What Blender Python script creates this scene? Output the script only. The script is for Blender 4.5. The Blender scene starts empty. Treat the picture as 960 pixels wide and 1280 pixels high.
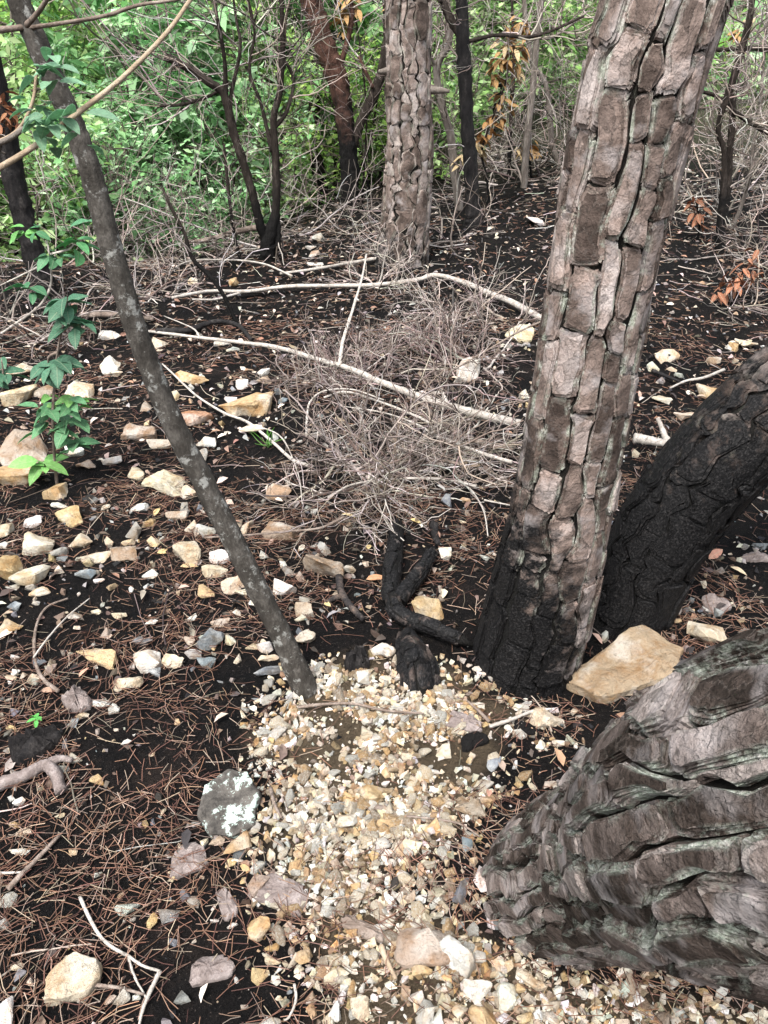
import bpy, bmesh, math
import numpy as np
from mathutils import Vector, noise as mnoise

# ------------------------------------------------------------------ camera
F, PITCH, CAMH = 963.0, math.radians(32.0), 1.5
sc = bpy.context.scene
cam_d = bpy.data.cameras.new('camera')
cam = bpy.data.objects.new('camera', cam_d)
sc.collection.objects.link(cam)
cam_d.sensor_fit = 'VERTICAL'; cam_d.sensor_height = 24.0; cam_d.lens = 24.0 * F / 1280.0
cam_d.clip_start = 0.02; cam_d.clip_end = 500.0
cam.location = (0, 0, CAMH); cam.rotation_euler = (math.pi / 2 - PITCH, 0, 0)
sc.camera = cam
sc.render.resolution_x, sc.render.resolution_y = 768, 1024

# ------------------------------------------------------------------ sky, sun, exposure
SUN_EL, SUN_AZ = math.radians(62), math.radians(205)      # azimuth clockwise from +Y: light from behind and a little left
w = bpy.data.worlds.new('World'); sc.world = w; w.use_nodes = True
nt = w.node_tree; nt.nodes.clear()
sky = nt.nodes.new('ShaderNodeTexSky'); sky.sky_type = 'NISHITA'; sky.sun_disc = False
sky.sun_elevation = SUN_EL; sky.sun_rotation = SUN_AZ
sky.air_density = 1.6; sky.dust_density = 4.0; sky.ozone_density = 1.0
hs = nt.nodes.new('ShaderNodeHueSaturation'); hs.inputs['Saturation'].default_value = 0.38
bg = nt.nodes.new('ShaderNodeBackground'); bg.inputs['Strength'].default_value = 0.10
wo = nt.nodes.new('ShaderNodeOutputWorld')
nt.links.new(sky.outputs[0], hs.inputs['Color']); nt.links.new(hs.outputs[0], bg.inputs['Color'])
nt.links.new(bg.outputs[0], wo.inputs['Surface'])
sd = bpy.data.lights.new('sun', 'SUN'); sd.energy = 1.5; sd.angle = math.radians(18); sd.color = (1.0, 0.96, 0.90)
so = bpy.data.objects.new('sun', sd); sc.collection.objects.link(so)
_d = Vector((math.sin(SUN_AZ) * math.cos(SUN_EL), math.cos(SUN_AZ) * math.cos(SUN_EL), math.sin(SUN_EL)))
so.rotation_euler = _d.to_track_quat('Z', 'Y').to_euler(); so.location = _d * 30
vs = sc.view_settings
vs.view_transform = 'Standard'; vs.look = 'None'; vs.exposure = 2.0; vs.gamma = 1.0; vs.use_curve_mapping = False
sc.cycles.use_denoising = True
sc.cycles.max_bounces = 6; sc.cycles.diffuse_bounces = 3; sc.cycles.glossy_bounces = 2; sc.cycles.transmission_bounces = 3
sc.cycles.caustics_reflective = False; sc.cycles.caustics_refractive = False

# ------------------------------------------------------------------ numeric helpers
rng = np.random.default_rng(11)

def _hash(ix, iy, seed):
    n = (ix.astype(np.int64) * 374761393 + iy.astype(np.int64) * 668265263 + seed * 974711) & 0x7fffffff
    n = ((n ^ (n >> 13)) * 1274126177) & 0x7fffffff
    return ((n ^ (n >> 16)) & 0xffff) / 65535.0

def vnoise(x, y, seed=0):
    x = np.asarray(x, float); y = np.asarray(y, float)
    x0 = np.floor(x); y0 = np.floor(y); fx = x - x0; fy = y - y0
    fx = fx * fx * (3 - 2 * fx); fy = fy * fy * (3 - 2 * fy)
    a = _hash(x0, y0, seed); b = _hash(x0 + 1, y0, seed); c = _hash(x0, y0 + 1, seed); d = _hash(x0 + 1, y0 + 1, seed)
    return (a * (1 - fx) + b * fx) * (1 - fy) + (c * (1 - fx) + d * fx) * fy

def fbm(x, y, oct=4, seed=0):
    s = 0; a = 0.5; t = 0
    for o in range(oct):
        s = s + a * vnoise(np.asarray(x) * 2 ** o, np.asarray(y) * 2 ** o, seed + o * 31); t += a; a *= 0.5
    return s / t

def sst(a, b, x):
    t = np.clip((np.asarray(x, float) - a) / (b - a), 0, 1)
    return t * t * (3 - 2 * t)

def gz(x, y):
    """height of the ground"""
    x = np.asarray(x, float); y = np.asarray(y, float)
    z = -1.5 * sst(5.6, 10.5, y) * sst(0.2, -3.0, x)
    z = z + 0.05 * np.maximum(y - 3.5, 0) * sst(-0.2, 2.5, x) * sst(24, 14, y)
    z = z + 7.0 * sst(15, 45, y) + 0.05 * np.maximum(0, np.abs(x) - 6)
    z = z + 0.10 * (fbm(x * 0.7 + 3, y * 0.7, 2, 5) - 0.5) * sst(1.0, 4, y)
    near = sst(14, 5, y)
    z = z + (0.045 * (fbm(x * 4, y * 4, 3, 9) - 0.5) + 0.022 * (fbm(x * 17, y * 17, 3, 21) - 0.5)) * near
    return z

CO = np.array([0, 0, CAMH]); FW = np.array([0, math.cos(PITCH), -math.sin(PITCH)]); UP = np.array([0, math.sin(PITCH), math.cos(PITCH)])

def ray(px, py):
    return np.array([(px - 480.0) / F, 0, 0]) + FW + UP * ((640.0 - py) / F)

def at_depth(px, py, d):
    return CO + ray(px, py) * d

def on_plane(px, py, yw):
    r = ray(px, py); return CO + r * (yw / r[1])

_TS = 0.3 * 1.012 ** np.arange(460)
def hit(px, py, h=0.0):
    """where the sight line through a pixel meets the ground (raised by h)"""
    r = ray(px, py); ts = _TS
    for _ in range(3):
        P = CO + r * ts[:, None]; k = np.where(P[:, 2] < gz(P[:, 0], P[:, 1]) + h)[0]
        if not len(k): return CO + r * 20
        i = max(1, k[0]); ts = np.linspace(ts[i - 1], ts[i], 12)
    return CO + r * ts[-1]

def proj(P):
    P = np.asarray(P, float) - CO
    d = P @ FW; d = np.where(np.abs(d) < 1e-6, 1e-6, d)
    return 480 + F * P[..., 0] / d, 640 - F * (P @ UP) / d, d

def depth_of(p): return float((np.asarray(p) - CO) @ FW)

# ------------------------------------------------------------------ object helpers
COL = sc.collection

def make_mesh(name, V, Q=None, T=None, cols=None, smooth=True, sharp=None, mat=None, bk=None):
    me = bpy.data.meshes.new(name)
    V = np.asarray(V, np.float32)
    Q = np.zeros((0, 4), np.int32) if Q is None else np.asarray(Q, np.int32).reshape(-1, 4)
    T = np.zeros((0, 3), np.int32) if T is None else np.asarray(T, np.int32).reshape(-1, 3)
    nl = Q.size + T.size
    me.vertices.add(len(V)); me.vertices.foreach_set('co', V.ravel())
    me.loops.add(nl); me.loops.foreach_set('vertex_index', np.concatenate([Q.ravel(), T.ravel()]))
    me.polygons.add(len(Q) + len(T))
    st = np.concatenate([np.arange(len(Q)) * 4, Q.size + np.arange(len(T)) * 3]).astype(np.int32)
    me.polygons.foreach_set('loop_start', st)
    me.polygons.foreach_set('use_smooth', np.full(len(Q) + len(T), smooth))
    me.update(calc_edges=True)
    if cols is not None:
        c = np.asarray(cols, np.float32)
        if c.shape[1] == 3: c = np.concatenate([c, np.ones((len(c), 1), np.float32)], 1)
        a = me.color_attributes.new('Col', 'FLOAT_COLOR', 'POINT'); a.data.foreach_set('color', c.ravel())
    if bk is not None:
        a = me.attributes.new('bk', 'FLOAT_VECTOR', 'POINT'); a.data.foreach_set('vector', np.asarray(bk, np.float32).ravel())
    if sharp is not None and hasattr(me, 'set_sharp_from_angle'): me.set_sharp_from_angle(angle=math.radians(sharp))
    if mat is not None: me.materials.append(mat)
    return me

def link(name, me, parent=None, loc=None):
    o = bpy.data.objects.new(name, me); COL.objects.link(o)
    if parent is not None: o.parent = parent
    if loc is not None: o.location = loc
    return o

def tag(o, label, cat, group=None, kind=None):
    o['label'] = label; o['category'] = cat
    if group: o['group'] = group
    if kind: o['kind'] = kind
    return o

def thing(name, loc, label, cat, group=None):
    o = bpy.data.objects.new(name, None); COL.objects.link(o)
    o.location = tuple(float(v) for v in loc); o.empty_display_size = 0.05
    return tag(o, label, cat, group)

def part(name, root, geo, mat, cols=None, smooth=True, sharp=None, parent=None, bk=None):
    """geo in world coordinates; child of root (or of one of its parts)"""
    V = np.asarray(geo[0]) - np.array(root.location)
    me = make_mesh(name, V, geo[1], geo[2] if len(geo) > 2 else None, cols, smooth, sharp, mat, bk)
    return link(name, me, parent if parent is not None else root)

def tubes(P, R, sides=4, cap=False):
    """P (N,K,3) polylines, R (N,K) radii -> verts, quads"""
    P = np.asarray(P, float); R = np.asarray(R, float)
    N, K, _ = P.shape
    T = np.gradient(P, axis=1); T /= np.linalg.norm(T, axis=2, keepdims=True) + 1e-9
    ref = np.where(np.abs(T[:, :1, 2:3]) > 0.8, np.array([1., 0.13, 0]), np.array([0.11, 0.05, 1.]))
    ref = np.broadcast_to(ref, T.shape)
    A = np.cross(T, ref); A /= np.linalg.norm(A, axis=2, keepdims=True) + 1e-9
    B = np.cross(T, A)
    an = np.arange(sides) / sides * 2 * np.pi
    V = P[:, :, None, :] + R[:, :, None, None] * (np.cos(an)[None, None, :, None] * A[:, :, None, :] + np.sin(an)[None, None, :, None] * B[:, :, None, :])
    V = V.reshape(-1, 3)
    n, k, s = np.meshgrid(np.arange(N), np.arange(K - 1), np.arange(sides), indexing='ij')
    b = (n * K + k) * sides; s2 = (s + 1) % sides
    Q = np.stack([b + s, b + s2, b + sides + s2, b + sides + s], -1).reshape(-1, 4)
    return V, Q

def spline(pts, n):
    """Catmull-Rom through pts"""
    P = np.asarray(pts, float); P = np.vstack([2 * P[0] - P[1], P, 2 * P[-1] - P[-2]])
    m = len(P) - 3; t = np.linspace(0, m - 1e-6, n); i = t.astype(int); u = (t - i)[:, None]
    a, b, c, d = P[i], P[i + 1], P[i + 2], P[i + 3]
    return 0.5 * (2 * b + (c - a) * u + (2 * a - 5 * b + 4 * c - d) * u ** 2 + (3 * b - a - 3 * c + d) * u ** 3)

def limb(pts, radii, sides=10, n=None, rough=0.06, seed=0, caps=True, wob=0.0):
    """one solid limb: bent tapered tube, uneven surface, closed ends"""
    n = n or max(6, len(pts) * 5)
    C = spline(pts, n); r = np.interp(np.linspace(0, 1, n), np.linspace(0, 1, len(radii)), radii)
    g = np.random.default_rng(seed)
    if wob: C[1:-1] += g.normal(0, wob, (n - 2, 3))
    V, Q = tubes(C[None], r[None], sides)
    V = V.reshape(n, sides, 3)
    k = 1 + rough * g.normal(0, 1, (n, sides, 1)) + rough * g.normal(0, 1, (1, sides, 1))
    V = C[:, None] + (V - C[:, None]) * k
    V = V.reshape(-1, 3); Tt = []
    if caps:
        V = np.vstack([V, C[0], C[-1]]); a = n * sides; e = (n - 1) * sides
        for s in range(sides):
            Tt.append((a, (s + 1) % sides, s)); Tt.append((a + 1, e + s, e + (s + 1) % sides))
    return V, Q, np.array(Tt) if Tt else None

def merge(geos):
    V, Q, T = [], [], []; o = 0
    for g in geos:
        V.append(g[0])
        if len(g) > 1 and g[1] is not None and len(g[1]): Q.append(np.asarray(g[1]) + o)
        if len(g) > 2 and g[2] is not None and len(g[2]): T.append(np.asarray(g[2]) + o)
        o += len(g[0])
    return np.vstack(V), (np.vstack(Q) if Q else None), (np.vstack(T) if T else None)

def nrm(v): return v / (np.linalg.norm(v, axis=-1, keepdims=True) + 1e-9)

def walk(start, dirs, length, K, curl, up=0.0, g=rng):
    """N wandering polylines"""
    N = len(start); P = np.zeros((N, K, 3)); P[:, 0] = start; d = nrm(dirs)
    st = np.broadcast_to(np.asarray(length, float), (N,))[:, None] / (K - 1)
    for k in range(1, K):
        d = nrm(d + g.normal(0, curl, (N, 3)) + np.array([0, 0, up]))
        P[:, k] = P[:, k - 1] + d * st
    return P

def spawn(P, n, length, K, ang=0.9, curl=0.2, up=0.0, tmin=0.25, g=rng):
    """n side shoots off the polylines P"""
    N, M, _ = P.shape
    i = g.integers(0, N, n); t = g.uniform(tmin, 1.0, n) * (M - 1.001); k = t.astype(int); u = (t - k)[:, None]
    s = P[i, k] * (1 - u) + P[i, k + 1] * u
    d = nrm(P[i, k + 1] - P[i, k]); q = nrm(np.cross(d, g.normal(0, 1, (n, 3))))
    a = g.normal(ang, 0.25, n)[:, None]
    L = length * g.uniform(0.5, 1.3, n)
    return walk(s, d * np.cos(a) + q * np.sin(a), L, K, curl, up, g)

def taper(N, K, r0, r1, g=rng, var=0.5):
    return np.linspace(1, r1 / r0, K)[None] * r0 * g.uniform(1 - var, 1 + var, (N, 1))

def leaves(pos, dirs, size, g=rng, wid=0.5, fold=0.25, droop=0.3):
    """folded pointed leaves: 6 verts, 4 quads-ish"""
    N = len(pos); d = nrm(dirs); d[:, 2] -= droop; d = nrm(d)
    up = np.array([0, 0, 1.0]) + g.normal(0, 0.45, (N, 3))
    sd_ = nrm(np.cross(d, up)); n = np.cross(sd_, d)
    s = (np.broadcast_to(size, (N,)) * g.uniform(0.6, 1.3, N))[:, None]
    V = np.zeros((N, 8, 3))
    V[:, 0] = pos
    V[:, 1] = pos + s * (0.35 * d + wid * 0.5 * sd_ + fold * 0.25 * n)
    V[:, 2] = pos + s * 0.38 * d
    V[:, 3] = pos + s * (0.35 * d - wid * 0.5 * sd_ + fold * 0.25 * n)
    V[:, 4] = pos + s * (0.72 * d + wid * 0.38 * sd_ + fold * 0.10 * n)
    V[:, 5] = pos + s * (0.74 * d - 0.08 * n)
    V[:, 6] = pos + s * (0.72 * d - wid * 0.38 * sd_ + fold * 0.10 * n)
    V[:, 7] = pos + s * (1.0 * d - 0.2 * n)
    b = np.arange(N)[:, None] * 8
    Q = np.concatenate([b + np.array([1, 2, 5, 4]), b + np.array([2, 3, 6, 5])])
    T = np.concatenate([b + np.array([0, 2, 1]), b + np.array([0, 3, 2]), b + np.array([4, 5, 7]), b + np.array([5, 6, 7])])
    return V.reshape(-1, 3), Q, T

def small_leaves(pos, dirs, size, g=rng, wid=0.5, fold=0.2, droop=0.3):
    """far leaves: two folded triangles each"""
    N = len(pos); d = nrm(dirs); d[:, 2] -= droop; d = nrm(d)
    sd_ = nrm(np.cross(d, np.array([0, 0, 1.0]) + g.normal(0, 0.45, (N, 3)))); n = np.cross(sd_, d)
    s = (np.broadcast_to(size, (N,)) * g.uniform(0.45, 1.7, N))[:, None]
    V = np.stack([pos, pos + s * (0.45 * d + wid * 0.5 * sd_ + fold * 0.3 * n), pos + s * d, pos + s * (0.45 * d - wid * 0.5 * sd_ + fold * 0.3 * n)], 1)
    b = np.arange(N)[:, None] * 4
    return V.reshape(-1, 3), None, np.concatenate([b + np.array([0, 2, 1]), b + np.array([0, 3, 2])])

def percol(c, k): return np.repeat(np.asarray(c), k, axis=0)

def pick(palette, n, g=rng, jit=0.12):
    p = np.asarray(palette, float); c = p[g.integers(0, len(p), n)]
    return np.clip(c * (1 + g.normal(0, jit, (n, 1))) * (1 + g.normal(0, 0.04, (n, 3))), 0.004, 0.9)

# ------------------------------------------------------------------ materials
def newmat(name):
    m = bpy.data.materials.new(name); m.use_nodes = True; n = m.node_tree; n.nodes.clear()
    out = n.nodes.new('ShaderNodeOutputMaterial'); b = n.nodes.new('ShaderNodeBsdfPrincipled')
    n.links.new(b.outputs[0], out.inputs['Surface'])
    b.inputs['Roughness'].default_value = 0.85; b.inputs['Specular IOR Level'].default_value = 0.08
    return m, n, b

class NB:
    def __init__(s, nt): s.nt = nt
    def n(s, t, **kw):
        x = s.nt.nodes.new(t)
        for k, v in kw.items():
            if k.startswith('_'): setattr(x, k[1:], v)
            else: x.inputs[k.replace('__', ' ')].default_value = v
        return x
    def l(s, a, b): s.nt.links.new(a, b)
    def coord(s): return s.n('ShaderNodeTexCoord').outputs['Object']
    def noise(s, scale, detail=5, rough=0.6, vec=None, out='Fac', dist=0.0):
        x = s.n('ShaderNodeTexNoise', Scale=scale, Detail=detail, Roughness=rough, Distortion=dist)
        if vec is not None: s.l(vec, x.inputs['Vector'])
        return x.outputs[out]
    def ramp(s, fac, stops, interp='LINEAR'):
        r = s.n('ShaderNodeValToRGB'); e = r.color_ramp; e.interpolation = interp
        while len(e.elements) < len(stops): e.elements.new(0.5)
        for i, (p, c) in enumerate(stops):
            e.elements[i].position = p; c = (c, c, c) if not isinstance(c, (tuple, list)) else c
            e.elements[i].color = (*c, 1)
        s.l(fac, r.inputs[0]); return r.outputs[0]
    def mix(s, fac, a, b, mode='MIX'):
        x = s.n('ShaderNodeMix', _data_type='RGBA', _blend_type=mode)
        for v, sock in ((fac, 0), (a, 6), (b, 7)):
            if isinstance(v, (int, float)): x.inputs[sock].default_value = v
            elif isinstance(v, tuple): x.inputs[sock].default_value = (*v, 1)
            else: s.l(v, x.inputs[sock])
        return x.outputs[2]
    def math(s, op, a, b=0.0):
        x = s.n('ShaderNodeMath', _operation=op)
        for v, i in ((a, 0), (b, 1)):
            if isinstance(v, (int, float)): x.inputs[i].default_value = v
            else: s.l(v, x.inputs[i])
        return x.outputs[0]
    def bump(s, h, strength, dist, prev=None):
        x = s.n('ShaderNodeBump', Strength=strength, Distance=dist); s.l(h, x.inputs['Height'])
        if prev is not None: s.l(prev, x.inputs['Normal'])
        return x.outputs[0]
    def mapping(s, vec, scale):
        x = s.n('ShaderNodeMapping'); x.inputs['Scale'].default_value = scale; s.l(vec, x.inputs['Vector']); return x.outputs[0]

def mat_soil():
    m, n, b = newmat('burnt_soil'); q = NB(n); v = q.coord()
    col = n.nodes.new('ShaderNodeVertexColor'); col.layer_name = 'Col'
    a = q.noise(3.0, 6, 0.65, v); f = q.noise(45, 6, 0.7, v); ff = q.noise(190, 3, 0.7, v)
    c = q.ramp(a, [(0.40, (0.0045, 0.0045, 0.005)), (0.57, (0.008, 0.007, 0.007)), (0.72, (0.026, 0.019, 0.016))])
    c = q.mix(q.ramp(f, [(0.5, 0.0), (0.74, 0.35)]), c, (0.034, 0.025, 0.021))
    c = q.mix(q.ramp(q.noise(95, 4, 0.7, v), [(0.60, 0.0), (0.70, 0.45)]), c, (0.045, 0.037, 0.034)); c = q.mix(q.ramp(ff, [(0.63, 0.0), (0.73, 0.6)]), c, (0.16, 0.135, 0.115))
    sand = q.mix(f, (0.05, 0.036, 0.024), (0.30, 0.23, 0.15))
    sp = n.nodes.new('ShaderNodeSeparateColor'); q.l(col.outputs['Color'], sp.inputs[0])
    c = q.mix(sp.outputs[0], c, sand)
    hz = q.mix(q.noise(1.3, 5, 0.7, v), (0.03, 0.05, 0.02), (0.08, 0.07, 0.05))
    c = q.mix(sp.outputs[1], c, hz)
    q.l(c, b.inputs['Base Color'])
    nb = q.bump(f, 1.0, 0.03); nb = q.bump(ff, 1.0, 0.014, nb); q.l(nb, b.inputs['Normal'])
    return m

def mat_bark(name, base, lich=(0.40, 0.47, 0.38), lich_amt=1.0, flake=30.0, bs=1.0, stretch=0.7, grey=0.5, dist=0.5, line=0.5, pale=1.18, lich_lo=0.46):
    """pine bark: Col.r = lichened side of a scale, Col.g = charred, Col.b = per-scale shade; bk = (round the trunk, along it, out)"""
    m, n, b = newmat(name); q = NB(n)
    at = n.nodes.new('ShaderNodeAttribute'); at.attribute_name = 'bk'; v = at.outputs['Vector']; vs_ = q.mapping(v, (1, stretch, 1))
    col = n.nodes.new('ShaderNodeVertexColor'); col.layer_name = 'Col'
    sp = n.nodes.new('ShaderNodeSeparateColor'); q.l(col.outputs['Color'], sp.inputs[0])
    edge, char, rnd = sp.outputs[0], sp.outputs[1], sp.outputs[2]
    a = q.noise(14, 5, 0.6, v); f = q.noise(flake, 3, 0.5, vs_, dist=dist); g = q.noise(230, 4, 0.7, vs_); f2 = q.noise(flake * 2.6, 3, 0.5, vs_, dist=dist)
    t = q.math('ADD', q.math('MULTIPLY', a, 0.75), q.math('MULTIPLY', rnd, 0.35))
    c = q.ramp(t, [(0.32, base[0]), (0.48, base[1]), (0.62, base[2]), (0.80, base[3])])
    steps = (0.36, 0.43, 0.50, 0.57, 0.64)
    st = [(0.0, 0.8)]; hgt = [(0.0, 0.0)]
    for i, s in enumerate(steps):
        st += [(s - 0.012, 0.95 + 0.05 * (i % 2)), (s, line), (s + 0.014, pale - 0.08 * (i % 3)), (s + 0.03, 1.0)]; hgt += [(s - 0.004, i / 5), (s + 0.010, (i + 0.9) / 5)]  # thin shadow painted into the colour at each flake step, beside its pale rim
    wv = q.n('ShaderNodeVectorMath', _operation='MULTIPLY_ADD'); q.l(q.noise(flake * 1.1, 4, 0.6, v, 'Color'), wv.inputs[0]); wv.inputs[1].default_value = (0.9 / flake,) * 3; q.l(vs_, wv.inputs[2])
    vo = q.n('ShaderNodeTexVoronoi', Scale=flake * 1.2); q.l(wv.outputs[0], vo.inputs['Vector']); ve = q.n('ShaderNodeTexVoronoi', _feature='DISTANCE_TO_EDGE', Scale=flake * 1.2); q.l(wv.outputs[0], ve.inputs['Vector'])
    cell = q.n('ShaderNodeSeparateColor'); q.l(vo.outputs['Color'], cell.inputs[0]); ch_ = cell.outputs[0]
    c = q.mix(1.0, c, q.ramp(ch_, [(0.0, 0.62), (1.0, 1.32)]), 'MULTIPLY')
    c = q.mix(q.ramp(ve.outputs['Distance'], [(0.0, 0.6), (0.05, 0.0)]), c, q.mix(ch_, (0.022, 0.018, 0.015), (0.12, 0.10, 0.09)))
    c = q.mix(0.35, c, q.ramp(f, st), 'MULTIPLY')
    c = q.mix(0.45, c, q.ramp(f2, [(0.40, 0.6), (0.44, 1.15), (0.52, 0.95), (0.54, 0.6), (0.57, 1.15)]), 'MULTIPLY')
    c = q.mix(q.ramp(g, [(0.55, 0.0), (0.75, 0.5)]), c, (0.05, 0.035, 0.03))
    c = q.mix(q.ramp(q.noise(9, 4, 0.6, v), [(0.54, 0.0), (0.68, grey)]), c, (0.36, 0.33, 0.33))
    ln = q.noise(21, 6, 0.75, vs_)
    lf = q.math('MULTIPLY', q.ramp(edge, [(0.20, 0.0), (0.80, 1.0)]), q.ramp(ln, [(lich_lo, 0.0), (lich_lo + 0.12, lich_amt)]))
    lc = q.mix(q.ramp(g, [(0.42, 0.0), (0.6, 1.0)]), q.mix(0.8, lich, (0.45, 0.45, 0.42), 'MULTIPLY'), q.mix(q.ramp(f2, [(0.4, 0.0), (0.6, 1.0)]), lich, (0.46, 0.45, 0.43)))
    c = q.mix(lf, c, lc)
    cn = q.noise(20, 5, 0.7, v)
    cf = q.ramp(q.math('ADD', char, q.math('MULTIPLY', q.math('SUBTRACT', cn, 0.5), 1.5)), [(0.33, 0.0), (0.66, 1.0)])
    cc = q.mix(q.ramp(g, [(0.5, 0.0), (0.8, 1.0)]), (0.006, 0.006, 0.0065), (0.05, 0.047, 0.047))
    c = q.mix(cf, c, cc)
    q.l(c, b.inputs['Base Color'])
    nb = q.bump(ch_, 0.8 * bs, 0.007); nb = q.bump(q.ramp(f, hgt), 0.4 * bs, 0.006, nb); nb = q.bump(f2, 0.6 * bs, 0.006, nb); nb = q.bump(g, 0.8 * bs, 0.003, nb); q.l(nb, b.inputs['Normal'])
    q.l(q.mix(cf, (0.82,) * 3, (0.50,) * 3), b.inputs['Roughness'])
    return m

def mat_core():
    m, n, b = newmat('bark_fissure'); q = NB(n)
    at = n.nodes.new('ShaderNodeAttribute'); at.attribute_name = 'bk'; v = at.outputs['Vector']
    col = n.nodes.new('ShaderNodeVertexColor'); col.layer_name = 'Col'
    sp = n.nodes.new('ShaderNodeSeparateColor'); q.l(col.outputs['Color'], sp.inputs[0])
    f = q.noise(70, 6, 0.7, q.mapping(v, (1, 0.22, 1)))
    c = q.ramp(f, [(0.38, (0.006, 0.0055, 0.005)), (0.56, (0.018, 0.016, 0.014)), (0.70, (0.08, 0.085, 0.068))])
    c = q.mix(sp.outputs[1], c, (0.010, 0.010, 0.010))
    q.l(c, b.inputs['Base Color']); q.l(q.bump(f, 1.0, 0.02), b.inputs['Normal'])
    return m

def mat_wood(name, stops, scale=25.0, stretch=(1, 1, 1), spots=None, bs=0.6, bd=0.004, rough=0.85, foot=None):
    m, n, b = newmat(name); q = NB(n); v = q.mapping(q.coord(), stretch)
    f = q.noise(scale, 6, 0.65, v); g = q.noise(scale * 6, 4, 0.7, v)
    c = q.ramp(q.math('ADD', q.math('MULTIPLY', f, 0.7), q.math('MULTIPLY', g, 0.3)), stops)
    if spots:
        s = q.noise(spots[1], 6, 0.75, q.coord()); c = q.mix(q.ramp(s, [(spots[2], 0.0), (spots[2] + 0.07, spots[3])]), c, spots[0])
    if foot:
        sz = n.nodes.new('ShaderNodeSeparateXYZ'); q.l(q.coord(), sz.inputs[0])
        hf = q.math('ADD', q.math('DIVIDE', sz.outputs[2], foot), q.math('MULTIPLY', q.math('SUBTRACT', q.noise(7, 5, 0.7, q.coord()), 0.5), 1.2))
        c = q.mix(q.ramp(hf, [(0.55, 1.0), (0.95, 0.0)]), c, (0.010, 0.0095, 0.0095))
    q.l(c, b.inputs['Base Color']); nb = q.bump(f, bs, bd * 2); nb = q.bump(g, bs, bd, nb); q.l(nb, b.inputs['Normal'])
    b.inputs['Roughness'].default_value = rough
    return m

def mat_stone(name, attr):
    m, n, b = newmat(name); q = NB(n); v = q.coord()
    if attr:
        x = n.nodes.new('ShaderNodeVertexColor'); x.layer_name = 'Col'; base = x.outputs['Color']; vv = v
    else:
        x = n.nodes.new('ShaderNodeObjectInfo'); base = x.outputs['Color']
        ad = q.n('ShaderNodeVectorMath', _operation='ADD'); q.l(v, ad.inputs[0])
        cm = q.n('ShaderNodeCombineXYZ'); q.l(q.math('MULTIPLY', x.outputs['Random'], 37.0), cm.inputs[0]); q.l(cm.outputs[0], ad.inputs[1]); vv = ad.outputs[0]
    a = q.noise(16, 6, 0.65, vv, dist=0.6); f = q.noise(70, 6, 0.75, vv); g = q.noise(9, 4, 0.6, vv); h = q.noise(28, 6, 0.7, vv)
    c = q.mix(q.ramp(a, [(0.44, 0.0), (0.64, 0.8)]), base, q.mix(0.85, base, (0.66, 0.44, 0.24), 'MULTIPLY'))
    c = q.mix(q.ramp(g, [(0.50, 0.0), (0.64, 0.8)]), c, q.mix(0.5, base, (0.60, 0.60, 0.57)))
    c = q.mix(q.ramp(h, [(0.53, 0.0), (0.70, 0.55)]), c, q.mix(0.9, base, (0.42, 0.40, 0.38), 'MULTIPLY'))
    c = q.mix(q.ramp(f, [(0.56, 0.0), (0.72, 0.75)]), c, (0.10, 0.078, 0.06))
    q.l(c, b.inputs['Base Color'])
    nb = q.bump(h, 0.9, 0.022); nb = q.bump(f, 0.9, 0.008, nb); q.l(nb, b.inputs['Normal'])
    b.inputs['Roughness'].default_value = 0.8
    return m

def mat_attr(name, rough=0.8, trans=0.0, bumpy=0.0):
    m, n, b = newmat(name); q = NB(n)
    x = n.nodes.new('ShaderNodeVertexColor'); x.layer_name = 'Col'
    c = x.outputs['Color']
    if bumpy:
        f = q.noise(60, 5, 0.7, q.coord()); c = q.mix(0.5, c, q.ramp(f, [(0.3, 0.5), (0.7, 1.35)]), 'MULTIPLY'); q.l(q.bump(f, bumpy, 0.004), b.inputs['Normal'])
    q.l(c, b.inputs['Base Color']); b.inputs['Roughness'].default_value = rough
    if trans:
        out = n.nodes['Material Output']; t = n.nodes.new('ShaderNodeBsdfTranslucent'); mx = n.nodes.new('ShaderNodeMixShader')
        mx.inputs[0].default_value = trans; q.l(c, t.inputs['Color'])
        q.l(b.outputs[0], mx.inputs[1]); q.l(t.outputs[0], mx.inputs[2]); q.l(mx.outputs[0], out.inputs['Surface'])
    return m

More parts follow.
